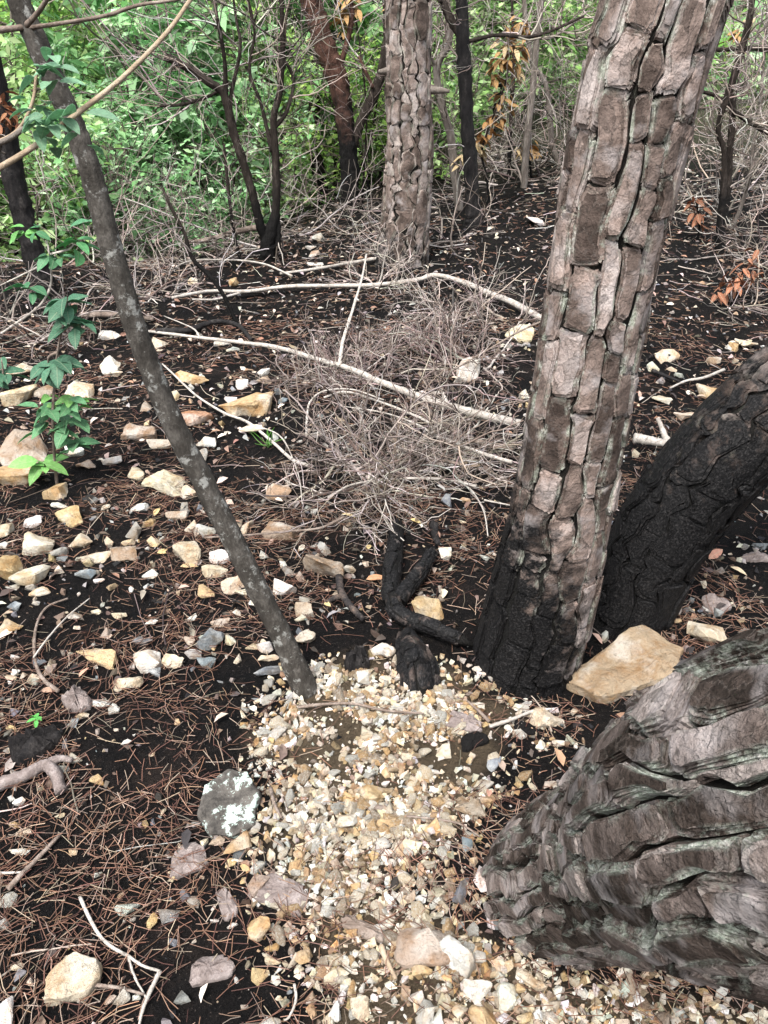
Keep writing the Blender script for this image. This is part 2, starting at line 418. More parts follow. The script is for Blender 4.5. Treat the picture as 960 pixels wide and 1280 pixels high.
def mat_leafobj(name, trans=0.35, rough=0.5):
    """leaf whose colour is the object's own colour, with paler veins"""
    m, n, b = newmat(name); q = NB(n)
    x = n.nodes.new('ShaderNodeObjectInfo'); f = q.noise(7, 4, 0.6, q.coord())
    c = q.mix(0.8, x.outputs['Color'], q.ramp(f, [(0.3, 0.65), (0.7, 1.3)]), 'MULTIPLY')
    sx = n.nodes.new('ShaderNodeSeparateXYZ'); q.l(q.coord(), sx.inputs[0]); ay = q.math('ABSOLUTE', sx.outputs[1])
    sv = q.math('SINE', q.math('SUBTRACT', q.math('MULTIPLY', sx.outputs[0], 55.0), q.math('MULTIPLY', ay, 48.0)))
    vein = q.math('MAXIMUM', q.ramp(ay, [(0.010, 1.0), (0.022, 0.0)]), q.math('MULTIPLY', q.ramp(sv, [(0.86, 0.0), (1.0, 1.0)]), 0.6))
    c = q.mix(q.math('MULTIPLY', vein, 0.5), c, q.mix(0.5, c, (0.55, 0.60, 0.42)))
    q.l(q.bump(vein, 0.3, 0.02), b.inputs['Normal']); b.inputs['Specular IOR Level'].default_value = 0.3
    q.l(c, b.inputs['Base Color']); b.inputs['Roughness'].default_value = rough
    out = n.nodes['Material Output']; t = n.nodes.new('ShaderNodeBsdfTranslucent'); mx = n.nodes.new('ShaderNodeMixShader')
    mx.inputs[0].default_value = trans; q.l(c, t.inputs['Color'])
    q.l(b.outputs[0], mx.inputs[1]); q.l(t.outputs[0], mx.inputs[2]); q.l(mx.outputs[0], out.inputs['Surface'])
    return m

M = {}
M['soil'] = mat_soil(); M['core'] = mat_core()
M['bark'] = mat_bark('pine_bark', [(0.046, 0.034, 0.029), (0.125, 0.094, 0.081), (0.215, 0.165, 0.145), (0.34, 0.295, 0.28)], grey=0.6, flake=26, lich=(0.36, 0.385, 0.33), lich_lo=0.48, bs=1.2)
M['bark_far'] = mat_bark('pine_bark_pale', [(0.04, 0.030, 0.025), (0.12, 0.090, 0.077), (0.20, 0.158, 0.140), (0.31, 0.27, 0.25)], flake=22, grey=0.5, lich_amt=0.25)
M['bark_near'] = mat_bark('pine_bark_grey', [(0.014, 0.011, 0.009), (0.055, 0.042, 0.036), (0.135, 0.108, 0.098), (0.27, 0.235, 0.22)], lich=(0.40, 0.45, 0.39), lich_amt=0.95, flake=44.0, bs=1.6, stretch=0.7, grey=0.55, dist=0.3, line=0.6, pale=1.3, lich_lo=0.47)
M['bark_burnt'] = mat_bark('pine_bark_burnt', [(0.03, 0.023, 0.02), (0.07, 0.05, 0.042), (0.12, 0.09, 0.078), (0.18, 0.15, 0.14)], lich_amt=0.15, grey=0.1)
M['smooth_bark'] = mat_wood('smooth_grey_bark', [(0.3, (0.018, 0.016, 0.014)), (0.5, (0.05, 0.045, 0.04)), (0.68, (0.12, 0.11, 0.10))], 34, (1, 1, 0.6), spots=((0.30, 0.30, 0.285), 30, 0.56, 0.7))
M['char_wood'] = mat_wood('charred_wood', [(0.35, (0.008, 0.008, 0.009)), (0.55, (0.022, 0.020, 0.020)), (0.72, (0.075, 0.068, 0.064))], 28, (1, 1, 0.4), bs=0.9, bd=0.006, rough=0.6)
M['char_brown'] = mat_wood('scorched_branch', [(0.35, (0.010, 0.009, 0.010)), (0.5, (0.030, 0.027, 0.027)), (0.62, (0.09, 0.07, 0.06)), (0.75, (0.25, 0.16, 0.11))], 30, (1, 1, 1), bs=0.8)
M['red_bark'] = mat_wood('scorched_red_bark', [(0.3, (0.03, 0.018, 0.014)), (0.5, (0.075, 0.040, 0.031)), (0.7, (0.19, 0.105, 0.082))], 22, (1, 1, 0.3), bs=1.0, bd=0.010, foot=1.3)
M['dark_bark'] = mat_wood('dark_scorched_bark', [(0.3, (0.012, 0.010, 0.009)), (0.52, (0.034, 0.027, 0.023)), (0.72, (0.12, 0.10, 0.09))], 22, (1, 1, 0.3), bs=1.0, bd=0.010, foot=0.6)
M['grey_bark'] = mat_wood('grey_stem_bark', [(0.3, (0.06, 0.05, 0.045)), (0.5, (0.14, 0.12, 0.105)), (0.7, (0.30, 0.27, 0.25))], 24, (1, 1, 0.3), bs=0.8, bd=0.006)
M['pale_wood'] = mat_wood('pale_dead_wood', [(0.3, (0.17, 0.15, 0.13)), (0.5, (0.34, 0.31, 0.28)), (0.7, (0.52, 0.49, 0.46))], 35, (1, 1, 1), spots=((0.10, 0.085, 0.075), 30, 0.58, 0.8))
M['brown_wood'] = mat_wood('brown_dead_wood', [(0.3, (0.07, 0.052, 0.042)), (0.5, (0.16, 0.125, 0.105)), (0.7, (0.30, 0.255, 0.225))], 35, spots=((0.03, 0.025, 0.022), 24, 0.58, 0.8))
M['tan_stem'] = mat_wood('tan_stem_bark', [(0.3, (0.15, 0.11, 0.075)), (0.5, (0.27, 0.21, 0.15)), (0.7, (0.38, 0.32, 0.25))], 30)
M['twig'] = mat_attr('dead_twig', 0.85)
M['stone'] = mat_stone('stone', False); M['stone_v'] = mat_stone('crushed_stone', True)
M['needle'] = mat_attr('pine_needle', 0.6); M['litter'] = mat_attr('dead_leaf', 0.8, 0.15, 0.4); M['charbit'] = mat_attr('char_fragment', 0.6, 0, 0.6)
M['leaf'] = mat_attr('green_leaf', 0.45, 0.5); M['leafobj'] = mat_leafobj('sapling_leaf', 0.5); M['dryleaf'] = mat_leafobj('dry_leaf', 0.25, 0.8)
M['flake'] = mat_wood('bark_flake', [(0.3, (0.10, 0.08, 0.075)), (0.5, (0.20, 0.165, 0.155)), (0.7, (0.34, 0.30, 0.29))], 40, bs=1.0)

# ------------------------------------------------------------------ ground
GRAVEL = np.array([(395, 870), (470, 825), (560, 850), (640, 905), (640, 960), (600, 1000), (590, 1050), (520, 1060), (500, 1120), (560, 1150), (660, 1190),
                   (720, 1235), (960, 1245), (1000, 1400), (330, 1400), (400, 1290), (440, 1230), (400, 1160), (330, 1100), (330, 1050), (350, 980), (330, 920)], float)

def inpoly(px, py, poly):
    c = np.zeros(np.shape(px), bool); n = len(poly)
    for i in range(n):
        x0, y0 = poly[i]; x1, y1 = poly[(i + 1) % n]
        k = ((y0 > py) != (y1 > py)) & (px < (x1 - x0) * (py - y0) / (y1 - y0 + 1e-9) + x0)
        c ^= k
    return c

def gravel_mask(x, y):
    """1 on the patch of crushed stone"""
    x = x + 0.10 * (fbm(x * 5, y * 5, 3, 71) - 0.5) * 2; y = y + 0.10 * (fbm(x * 5, y * 5, 3, 77) - 0.5) * 2
    P = np.stack([x, y, np.zeros_like(x)], -1); px, py, d = proj(P)
    return inpoly(px, py, GRAVEL) & (d > 0.2)

def axis(lo, hi, step, far_lo, far_hi, grow=1.09):
    a = list(np.arange(lo, hi, step)); s = step
    while a[-1] < far_hi: s *= grow; a.append(a[-1] + s)
    s = step; pre = [lo]
    while pre[-1] > far_lo: s *= grow; pre.append(pre[-1] - s)
    return np.array(pre[::-1][:-1] + a)

xs = axis(-1.7, 1.7, 0.018, -70, 70); ys = axis(0.35, 4.4, 0.018, -12, 110, 1.05)
X, Y = np.meshgrid(xs, ys); Z = gz(X, Y)
ny, nx = X.shape
ii = (np.arange(ny - 1)[:, None] * nx + np.arange(nx - 1)[None]).ravel()
gm = gravel_mask(X.ravel(), Y.ravel()).astype(float).reshape(ny, nx)
for _ in range(2): gm[1:-1, 1:-1] = (gm[1:-1, 1:-1] * 2 + gm[:-2, 1:-1] + gm[2:, 1:-1] + gm[1:-1, :-2] + gm[1:-1, 2:]) / 6
gc = np.stack([gm.ravel() * 0.4, sst(8, 13, Y.ravel()), np.zeros(X.size)], -1)
ground = link('ground', make_mesh('ground', np.stack([X, Y, Z], -1).reshape(-1, 3), np.stack([ii, ii + 1, ii + nx + 1, ii + nx], -1), None, gc, True, None, M['soil']))
ground['kind'] = 'structure'

# ------------------------------------------------------------------ pines with bark scales
class Trunk:
    def __init__(s, pts, radii, flare=0.0, flare_h=0.25, lobes=0.0, seed=0, rs=None):
        s.C = spline(pts, 240); seg = np.linalg.norm(np.diff(s.C, axis=0), axis=1); s.S = np.concatenate([[0], np.cumsum(seg)]); s.L = s.S[-1]
        T = nrm(np.gradient(s.C, axis=0)); N = np.zeros_like(T); v = np.array([0.0, -1.0, 0.0]); v = nrm(v - T[0] * (v @ T[0])); N[0] = v
        for i in range(1, len(T)):
            v = N[i - 1]; N[i] = nrm(v - T[i] * (v @ T[i]))
        s.T, s.N, s.B = T, N, np.cross(T, N)
        s.rs = np.linspace(0, s.L, len(radii)) if rs is None else np.asarray(rs, float); s.r = np.asarray(radii, float)
        s.flare, s.fh, s.lobes, s.seed = flare, flare_h, lobes, seed
    def radius(s, th, a):
        r = np.interp(a, s.rs, s.r)
        fl = np.exp(-np.maximum(a, 0) / s.fh)
        return r * (1 + s.flare * fl + s.lobes * (0.35 + fl) * np.sin(th * 4 + s.seed) * 0.5 + s.lobes * 0.4 * np.sin(th * 2 + a * 3 + s.seed * 2))
    def at(s, th, a, h):
        th = np.asarray(th, float); a = np.asarray(a, float)
        f = lambda A: np.stack([np.interp(a, s.S, A[:, k]) for k in range(3)], -1)
        r = (s.radius(th, a) + h)[..., None]
        return f(s.C) + r * (np.cos(th)[..., None] * f(s.N) + np.sin(th)[..., None] * f(s.B))

def trunk_core(tr, root, charf, mat, nth=60, ds=0.025, rough=0.004):
    n = int(tr.L / ds); th = np.linspace(0, 2 * np.pi, nth, endpoint=False); a = np.linspace(0, tr.L, n)
    A, TH = np.meshgrid(a, th, indexing='ij')
    h = rough * (fbm(TH * 6, A * 14, 3, tr.seed) - 0.5) * 2 + rough * 1.5 * (vnoise(TH * 22, A * 40, tr.seed + 3) - 0.5)
    V = tr.at(TH, A, h).reshape(-1, 3)
    i = (np.arange(n - 1)[:, None] * nth + np.arange(nth)[None]); j = (np.arange(n - 1)[:, None] * nth + (np.arange(nth)[None] + 1) % nth)
    Q = np.stack([i, j, j + nth, i + nth], -1).reshape(-1, 4)
    top = len(V); V = np.vstack([V, tr.C[-1] + tr.T[-1] * 0.05]); e = (n - 1) * nth
    T = np.array([(e + k, e + (k + 1) % nth, top) for k in range(nth)])
    c = np.zeros((len(V), 3)); c[:, 1] = charf(V)
    bk = np.vstack([np.stack([TH * np.interp(A, tr.rs, tr.r), A, h], -1).reshape(-1, 3), [[0, tr.L, 0]]])
    return part('trunk', root, (V, Q, T), mat, c, bk=bk)

def bark_scales(tr, root, trunk, charf, mat, ncol, row, s0, s1, H, nlay, m, gap=0.10, gv=None, insv=None, wave=0.16, seed=1, jag=0.10, lean=0.0, thr=None, hjit=0.4, rim=0.6, miss=0.03, curlup=0.0, inset=0.34, expo=0.55, lowf=0.07, rag=0.0, under=1.05, pw=1.3, irr=0.0):
    g = np.random.default_rng(seed); cw = 2 * np.pi / ncol; cnt = 0
    off = g.uniform(-0.22, 0.22, ncol + 1) * cw; off[-1] = off[0]
    def bound(k, a):
        kk = k % ncol
        return (k + 0) * cw + off[kk] + wave * cw * ((vnoise(a * 9, np.full(np.shape(a), kk * 7.3), seed) - 0.5) * 2 + 0.8 * (vnoise(a * 28, np.full(np.shape(a), kk * 3.1), seed + 5) - 0.5) * 2)
    m0, nlay0 = m, nlay
    def shape(m):
        ang = np.arange(m) / m * 2 * np.pi; ca, sa = np.cos(ang), np.sin(ang)
        return ang, np.sign(ca) * np.abs(ca) ** expo, np.sign(sa) * np.abs(sa) ** expo
    for k in range(ncol):
        a = s0 - g.uniform(0, row)
        if thr is not None and not thr((k + 0.5) * cw): continue
        while a < s1:
            L = row * g.uniform(0.45, 1.75); b = a + L; a_, a = a, b
            if g.uniform() < miss: continue
            pc = tr.at((k + 0.5) * cw, (a_ + b) / 2, 0.0); ax = np.array([np.interp((a_ + b) / 2, tr.S, tr.C[:, q_]) for q_ in range(3)])
            away = nrm(pc - ax) @ nrm(CO - pc) < -0.3          # far side of the trunk: plainer scales
            m, nlay = (14, 2) if away else (m0, nlay0); ang, cu, cv = shape(m); gpl = gap * g.uniform(0.4, 1.7)
            Hp = H * g.uniform(1 - hjit, 1 + hjit); V, Qs, Ts, C, BK = [], [], [], [], []; base = 0
            rnd = g.uniform(); drop = g.uniform(-0.5, 1.0); nl = max(2, nlay + int(g.integers(-1, 2)))
            sk = g.uniform(-0.4, 0.4); pu = g.normal(0, irr); wu = 1 + g.normal(0, irr)
            n0 = sum(np.sin(ang * f_ + g.uniform(0, 6.3)) / f_ * 1.6 for f_ in (2, 3, 5, 7))
            for l in range(nl):
                t = l / max(1, nl - 1)
                rv = g.uniform(); ins = (gpl + (inset + 0.08 * rv) * t ** pw) if l else gpl; inv = (gap if gv is None else gv) + ((inset if insv is None else insv) + 0.06 * rv) * t ** 1.3
                nz = lowf * n0 + rag * sum(np.sin(ang * f_ + g.uniform(0, 6.3)) / f_ ** 0.6 for f_ in (2, 3, 5)) + jag * 0.6 * sum(np.sin(ang * f_ + g.uniform(0, 6.3)) / f_ ** 0.5 for f_ in (4, 9, 14)) / 2 + g.normal(0, jag * 0.35, m)
                ru = (1 - ins) * (1 + nz * 0.8); rvv = (1 - inv) * (1 + nz * min(1.0, 0.6 * tr.r.mean() * cw / L + 0.25))
                su, sv = g.normal(0, 0.03, 2) * (l > 0)
                h_hi = Hp * (0.35 + 0.65 * (l + 1) / nl); h_lo = Hp * (0.35 + 0.65 * l / nl) - 0.003 if l else -0.012
                rings = []
                rl = np.clip(rnd + g.normal(0, 0.28), 0, 1)
                last = l == nl - 1
                for rr, hh, ed in ((under if l else 1.12, np.full(m, h_lo), 0.55), (1.0, h_hi + Hp * 0.06 * sum(np.sin(ang * f_ + g.uniform(0, 6.3)) for f_ in (2, 3, 5)) / 1.5, rim), (0.86 if last else 0.62, np.full(m, h_hi) + 0.0, 0.35), (0.45, np.full(m, h_hi * 1.03), 0.0))[:4 if last else 3]:
                    u = np.clip(0.5 + 0.5 * (cu * ru * rr * wu + su + pu), -0.22, 1.22); v = 0.5 + 0.5 * (cv * rvv * rr + sv) 
                    s_ = a_ + L * (v + sk * (u - 0.5) * 0.35 * row / L)
                    hh = hh + curlup * Hp * np.clip(-(cv * rr), 0, 1) ** 2 * drop
                    th0, th1 = bound(k, s_), bound(k + 1, s_)
                    tt = th0 + (th1 - th0) * u; rings.append(tr.at(tt, s_, hh)); BK.append(np.stack([tt * np.interp(s_, tr.rs, tr.r) + rnd * 0.7, s_ + rnd * 0.4, hh], -1))
                    e = ed * (1.0 if l < nl - 1 else 0.75) + (0.45 * (1 - t))
                    C.append(np.stack([e * (0.35 + 0.65 * np.abs(cu) ** 3), np.zeros(m), np.full(m, rl)], -1))
                j = np.arange(m); j2 = (j + 1) % m; nr = len(rings); V += rings
                for q_ in range(nr - 1):
                    o = base + q_ * m; Qs.append(np.stack([o + j, o + j2, o + m + j2, o + m + j], -1))
                if last:
                    V.append(rings[-1].mean(0, keepdims=True)); BK.append(BK[-1].mean(0, keepdims=True)); C.append(np.array([[0.0, 0, rl]]))
                    o = base + (nr - 1) * m; Ts.append(np.stack([o + j, o + j2, np.full(m, o + m)], -1)); base += 1
                base += nr * m
            V = np.vstack(V); C = np.vstack(C); C[:, 1] = charf(V)
            part('bark_plate', root, (V, np.vstack(Qs), np.vstack(Ts)), mat, C, True, 40, parent=trunk, bk=np.vstack(BK)); cnt += 1
    return cnt

# main pine
b0 = hit(647, 868); y0 = b0[1] + 0.13
mp = [on_plane(640, 905, y0), on_plane(647, 862, y0), on_plane(690, 690, y0 + 0.00), on_plane(724, 510, y0 + 0.0), on_plane(760, 300, y0), on_plane(803, 100, y0), on_plane(838, -30, y0 + 0.01)]
d = mp[-1] - mp[-2]
mp += [mp[-1] + d * 2.2 + np.array([0, 0.05, 0]), mp[-1] + d * 7 + np.array([0.1, 0.25, 0.8]), mp[-1] + d * 14 + np.array([0.2, 0.4, 2.5])]
tr = Trunk(mp, [0.140, 0.132, 0.126, 0.113, 0.101, 0.096, 0.098, 0.095, 0.08], flare=0.27, flare_h=0.18, lobes=0.06, seed=3, rs=[0, 0.25, 0.55, 0.80, 1.05, 1.35, 1.7, 2.6, 6])
pine = thing('pine_tree', (b0[0], y0, gz(b0[0], y0)), 'tall pine with pinkish scaly bark and scorched black base, leaning right', 'pine tree')
def ch_main(V):
    z = V[:, 2]; x = V[:, 0] - b0[0]
    return np.clip(1.0 - (z - 0.02 + 0.75 * np.clip(x - 0.02 - 0.23 * z, -1, 0.2) * 2.0) / 0.60, 0, 1) * 0.95
tk = trunk_core(tr, pine, ch_main, M['core'])
bark_scales(tr, pine, tk, ch_main, M['bark'], 14, 0.115, 0.0, 2.25, 0.0125, 4, 46, gap=0.085, gv=0.035, insv=0.09, wave=0.24, irr=0.08, seed=5, jag=0.16, curlup=0.3, inset=0.20, expo=0.30, lowf=0.05, rim=0.5, hjit=0.3, rag=0.04, under=0.97, miss=0.0, pw=0.35)

# charred pine behind it
cb = hit(772, 806); y1 = cb[1] + 0.14
cp = [on_plane(735, 880, y1), on_plane(770, 800, y1), on_plane(815, 690, y1 + 0.02), on_plane(885, 590, y1 + 0.03), on_plane(968, 505, y1 + 0.04), on_plane(1090, 400, y1 + 0.06)]
d = cp[-1] - cp[-2]; cp += [cp[-1] + d * 1.5 + np.array([0, 0, 0.3]), cp[-1] + d * 4 + np.array([0, 0.3, 1.6]), cp[-1] + d * 6 + np.array([0, 0.5, 3.6])]
tr2 = Trunk(cp, [0.140, 0.128, 0.120, 0.120, 0.122, 0.11, 0.10], flare=0.10, flare_h=0.2, lobes=0.06, seed=8, rs=[0, 0.2, 0.45, 0.7, 1.0, 2.2, 5])
burnt = thing('charred_pine_tree', (cb[0], y1, gz(cb[0], y1)), 'thick charred black pine trunk leaning steeply right behind the scaly pine', 'pine tree')
def ch_b(V):
    px, py, dd = proj(V)
    return np.clip(0.97 - 0.50 * sst(0.15, 0.95, V[:, 2]) * sst(0.0, 0.25, V[:, 2] - 0.35 - 0.75 * (V[:, 0] - 0.9)), 0.35, 1)
tk2 = trunk_core(tr2, burnt, ch_b, M['core'])
bark_scales(tr2, burnt, tk2, ch_b, M['bark_burnt'], 12, 0.13, 0.0, 1.5, 0.013, 3, 32, gap=0.05, gv=-0.02, insv=0.15, wave=0.42, seed=15, jag=0.14, expo=0.4, inset=0.25, miss=0.0, rag=0.03)

# nearest pine, low at the right: comes towards the camera
nb = hit(700, 1120)
np_ = [nb + np.array([-0.03, 0.02, -0.16]), nb + np.array([0.0, 0.0, 0.04]), at_depth(800, 1072, 1.22), at_depth(975, 1016, 0.76), np.array([0.60, 0.24, 1.28]), np.array([0.92, 0.10, 1.95]), np.array([1.3, 0.0, 3.0]), np.array([1.6, 0.0, 4.6])]
tr3 = Trunk(np_, [0.125, 0.128, 0.132, 0.132, 0.130, 0.128, 0.125, 0.12, 0.12, 0.12, 0.11, 0.10], flare=0.10, flare_h=0.14, lobes=0.05, seed=5)
near = thing('leaning_pine_tree', nb, 'big grey pine trunk with thick layered lichen-edged bark rising beside the gravel', 'pine tree')
tk3 = trunk_core(tr3, near, lambda V: np.clip(0.45 - V[:, 2] * 2.2, 0, 0.4), M['core'], 80, 0.02, 0.006)
bark_scales(tr3, near, tk3, lambda V: np.clip(0.30 - V[:, 2] * 1.2, 0, 0.3), M['bark_near'], 25, 0.125, -0.05, 1.25, 0.024, 6, 36, gap=0.10, gv=-0.02, insv=0.20, wave=0.42, seed=28, jag=0.12, hjit=0.35, rim=0.55, curlup=0.2, inset=0.24, expo=0.40, lowf=0.07, miss=0.0, rag=0.06, under=0.92, pw=0.8, irr=0.05)

# pine in the background
pb = hit(503, 338); yp = pb[1] + 0.2
bp = [on_plane(500, 380, yp), on_plane(502, 335, yp), on_plane(512, 200, yp), on_plane(510, 100, yp), on_plane(511, 0, yp), on_plane(512, -120, yp)]
bp += [bp[-1] + np.array([0, 0, 1.5]), bp[-1] + np.array([0.1, 0.1, 3.5])]
tr4 = Trunk(bp, [0.165, 0.16, 0.138, 0.130, 0.126, 0.12, 0.115, 0.11], flare=0.36, flare_h=0.28, lobes=0.05, seed=2)
bpine = thing('pine_tree', (pb[0], yp, gz(pb[0], yp)), 'upright grey-brown pine in the middle distance behind the brush pile', 'pine tree')
ch_p = lambda V: np.clip(0.55 - 1.2 * (V[:, 2] - gz(pb[0], yp) - 0.05) - 0.6 * (V[:, 0] - pb[0]), 0, 0.9)
tk4 = trunk_core(tr4, bpine, ch_p, M['core'], 40, 0.05, 0.006)
bark_scales(tr4, bpine, tk4, ch_p, M['bark_far'], 13, 0.15, 0.0, 2.5, 0.013, 3, 24, gap=0.08, gv=-0.04, insv=0.1, wave=0.45, seed=31, jag=0.2, expo=0.5, inset=0.2, hjit=0.6, miss=0.0, rag=0.06, lowf=0.1)
for kx, ky, ex in ((540, 112, 22), (487, 88, -14)):
    p = on_plane(kx - (4 if ex > 0 else -6), ky, yp - 0.02); e = on_plane(kx + ex, ky + 2, yp - 0.05)
    part('branch_stub', bpine, limb([p, (p + e) / 2, e], [0.03, 0.022, 0.012], 7, seed=kx), M['grey_bark'])

# ------------------------------------------------------------------ slim curved tree at the left
lb = hit(384, 872); yl = lb[1] + 0.03
ln_ = [(392, 900), (383, 866), (350, 792), (310, 712), (263, 620), (218, 532), (180, 440), (155, 365), (133, 288), (108, 200), (78, 125), (40, 40), (10, -30)]
lpts = [on_plane(x, y, yl) for x, y in ln_]; d = lpts[-1] - lpts[-2]
lpts += [lpts[-1] + d * 2, lpts[-1] + d * 5 + np.array([0, 0.1, 0.5]), lpts[-1] + d * 9 + np.array([0, 0.2, 1.5])]
slim = thing('slim_tree', (lb[0], yl, gz(lb[0], yl)), 'slim dark grey tree with lichen blotches curving up to the left', 'tree')
nseg = len(lpts); rr = [0.066, 0.041, 0.031, 0.030, 0.0285, 0.0275, 0.0255, 0.0245, 0.024, 0.0225, 0.0215, 0.021, 0.0205, 0.019, 0.017, 0.014]
st = part('trunk', slim, limb(lpts, [v * 0.88 for v in rr[:nseg]], 26, 150, 0.022, 4, wob=0.0008), M['smooth_bark'])
part('branch', slim, limb([on_plane(33, 34, yl - 0.01), on_plane(-40, 42, yl - 0.06), on_plane(-160, 60, yl - 0.1)], [0.005, 0.004, 0.003], 7, seed=2), M['brown_wood'])
part('branch', slim, limb([on_plane(28, 36, yl), on_plane(70, 30, yl - 0.05), on_plane(130, 20, yl - 0.07), on_plane(175, 6, yl - 0.08), on_plane(235, -4, yl - 0.1), on_plane(330, -40, yl - 0.1)], [0.0036, 0.0032, 0.003, 0.0026, 0.002, 0.0015], 7, seed=3), M['brown_wood'])
part('branch', slim, limb([on_plane(33, 32, yl - 0.03), on_plane(48, 15, yl - 0.06), on_plane(62, -10, yl - 0.1), on_plane(70, -60, yl - 0.12)], [0.0042, 0.0036, 0.003, 0.002], 7, seed=5), M['brown_wood'])

# ------------------------------------------------------------------ burnt and thin trees further back
def far_tree(name, label, base, stems, mat, twigs=0, tw_len=0.6, twcol=None, group=None, seed=0, dy=0.0, cat='tree', sub=1.0, upb=0.03):
    """stems: lists of (px, py, width_px[, dy]); the first stem starts at the base; twigs = number of shoots"""
    b = hit(*base); yw = b[1] + dy; g = np.random.default_rng(seed)
    root = thing(name, (b[0], b[1], gz(b[0], b[1])), label, cat, group); PP = []
    for i, stl in enumerate(stems):
        off = g.uniform(-0.25, 0.25) if i else 0.0
        pts = []
        for j, q in enumerate(stl):
            pts.append(on_plane(q[0], q[1], yw + off * j / len(stl)))
        dp = depth_of(pts[0]); rad = [q[2] * dp / F / 2 for q in stl]
        if stl[-1][1] < 5:
            dd = nrm(pts[-1] - pts[-2]); pts.append(pts[-1] + dd * 0.8 + np.array([0, 0, 0.3])); rad.append(rad[-1] * 0.6)
        if i == 0: pts = [pts[0] + np.array([0, 0, -0.12])] + pts; rad = [rad[0] * 1.15] + rad
        mt = mat[min(i, len(mat) - 1)] if isinstance(mat, list) else mat
        part('trunk' if i == 0 else 'branch', root, limb(pts, rad, 12 if i == 0 else 9, len(pts) * 8, 0.08, seed * 10 + i), mt)
        PP.append(spline(pts, 12))
    if twigs:
        PP = np.array(PP); a = spawn(PP, twigs, tw_len, 8, 0.9, 0.22, upb, 0.3, g); b2 = spawn(a, twigs * 3, tw_len * 0.5, 6, 0.8, 0.28, 0.0, 0.2, g); c = spawn(b2, twigs * 5, tw_len * 0.25, 4, 0.7, 0.3, 0.0, 0.2, g)
        geo = merge([tubes(a, taper(len(a), 8, 0.0048 * sub, 0.002 * sub, g), 4), tubes(b2, taper(len(b2), 6, 0.0026 * sub, 0.0014 * sub, g), 3), tubes(c, taper(len(c), 4, 0.0016 * sub, 0.001 * sub, g), 3)])
        cc = np.concatenate([percol(pick(twcol, len(a), g), 32), percol(pick(twcol, len(b2), g), 18), percol(pick(twcol, len(c), g), 12)])
        o = part('twigs', root, geo, M['twig'], cc); o['kind'] = 'stuff'
    return root
GREY = [(0.30, 0.26, 0.235), (0.22, 0.185, 0.165), (0.42, 0.38, 0.355), (0.12, 0.095, 0.085), (0.34, 0.28, 0.25)]
DARKT = [(0.06, 0.048, 0.042), (0.12, 0.10, 0.09), (0.24, 0.21, 0.19), (0.035, 0.03, 0.027)]
MIXT = GREY + DARKT
far_tree('burnt_shrub_tree', 'burnt dark many-stemmed shrub with tangled bare twigs and blackened foot', (335, 325),
    [[(336, 325, 22), (337, 300, 22), (345, 262, 10), (345, 200, 9), (342, 150, 8), (350, 115, 7), (353, 70, 6), (352, 0, 5)],
     [(333, 300, 12), (325, 280, 11), (318, 250, 10), (305, 205, 10), (292, 165, 10), (280, 118, 9), (262, 103, 9), (235, 85, 8), (205, 70, 7)],
     [(282, 118, 7), (281, 80, 5), (275, 40, 5), (268, 0, 4)], [(343, 160, 6), (358, 140, 5), (367, 100, 4), (352, 70, 4), (345, 60, 3)],
     [(305, 208, 6), (298, 190, 5), (288, 130, 5), (300, 60, 4), (292, 0, 3)], [(280, 108, 5), (262, 120, 4), (230, 130, 4), (200, 133, 3)],
     [(345, 262, 7), (348, 290, 8), (346, 312, 9)], [(340, 190, 6), (326, 130, 4), (312, 90, 4), (318, 40, 3), (310, 0, 3)]],
    [M['dark_bark']], 90, 0.75, MIXT, seed=3, cat='shrub')
far_tree('scorched_tree', 'scorched tree with reddish upper bark, black foot and forked limb', (437, 268),
    [[(437, 268, 22), (437, 220, 21), (434, 180, 21), (428, 130, 21), (418, 90, 23), (405, 55, 23), (392, 15, 22), (384, -30, 22)],
     [(440, 185, 12), (452, 150, 12), (468, 118, 14), (478, 85, 12), (484, 40, 10), (482, 0, 9)], [(420, 95, 8), (432, 60, 7), (440, 20, 6), (436, -10, 6)], [(466, 110, 5), (455, 85, 4), (448, 70, 3)]],
    [M['red_bark'], M['dark_bark'], M['red_bark']], 45, 0.6, MIXT, seed=5)
far_tree('burnt_tree', 'thin burnt trunk standing between the many-stemmed shrub and the reddish tree', (408, 262),
    [[(408, 262, 14), (400, 225, 15), (392, 180, 14), (393, 130, 13), (396, 85, 12), (398, 40, 11), (396, -20, 10)], [(394, 170, 6), (375, 160, 5), (362, 155, 4)]], M['dark_bark'], 20, 0.5, MIXT, seed=6, dy=0.5)
far_tree('burnt_tree', 'blackened forked trunk just right of the upright middle pine', (592, 280),
    [[(592, 280, 26), (591, 255, 18), (588, 200, 17), (584, 150, 16), (582, 100, 16), (579, 50, 16), (577, 0, 13), (576, -20, 12)], [(578, 48, 11), (566, 30, 11), (554, 5, 10), (548, -20, 9)],
     [(585, 52, 5), (620, 44, 5), (660, 46, 4), (690, 38, 4), (730, 20, 3)]], [M['char_wood'], M['dark_bark']], 60, 0.6, GREY, seed=7)
far_tree('grey_stem_tree', 'crooked grey stem beside the blackened forked trunk', (574, 262),
    [[(574, 262, 10), (568, 215, 10), (563, 170, 9), (552, 130, 8), (546, 85, 8), (560, 55, 8), (562, 20, 6), (558, -10, 5)], [(548, 85, 5), (538, 70, 4), (530, 40, 3)]], M['grey_bark'], 40, 0.55, GREY, seed=8)
far_tree('grey_sapling', 'straight slim grey-brown sapling left of the big scaly pine', (655, 235),
    [[(655, 235, 8), (658, 180, 8), (665, 120, 7), (670, 60, 7), (677, 0, 6)], [(672, 48, 3), (690, 47, 3), (715, 30, 3), (735, 14, 2)]], M['grey_bark'], 30, 0.5, GREY, seed=9)
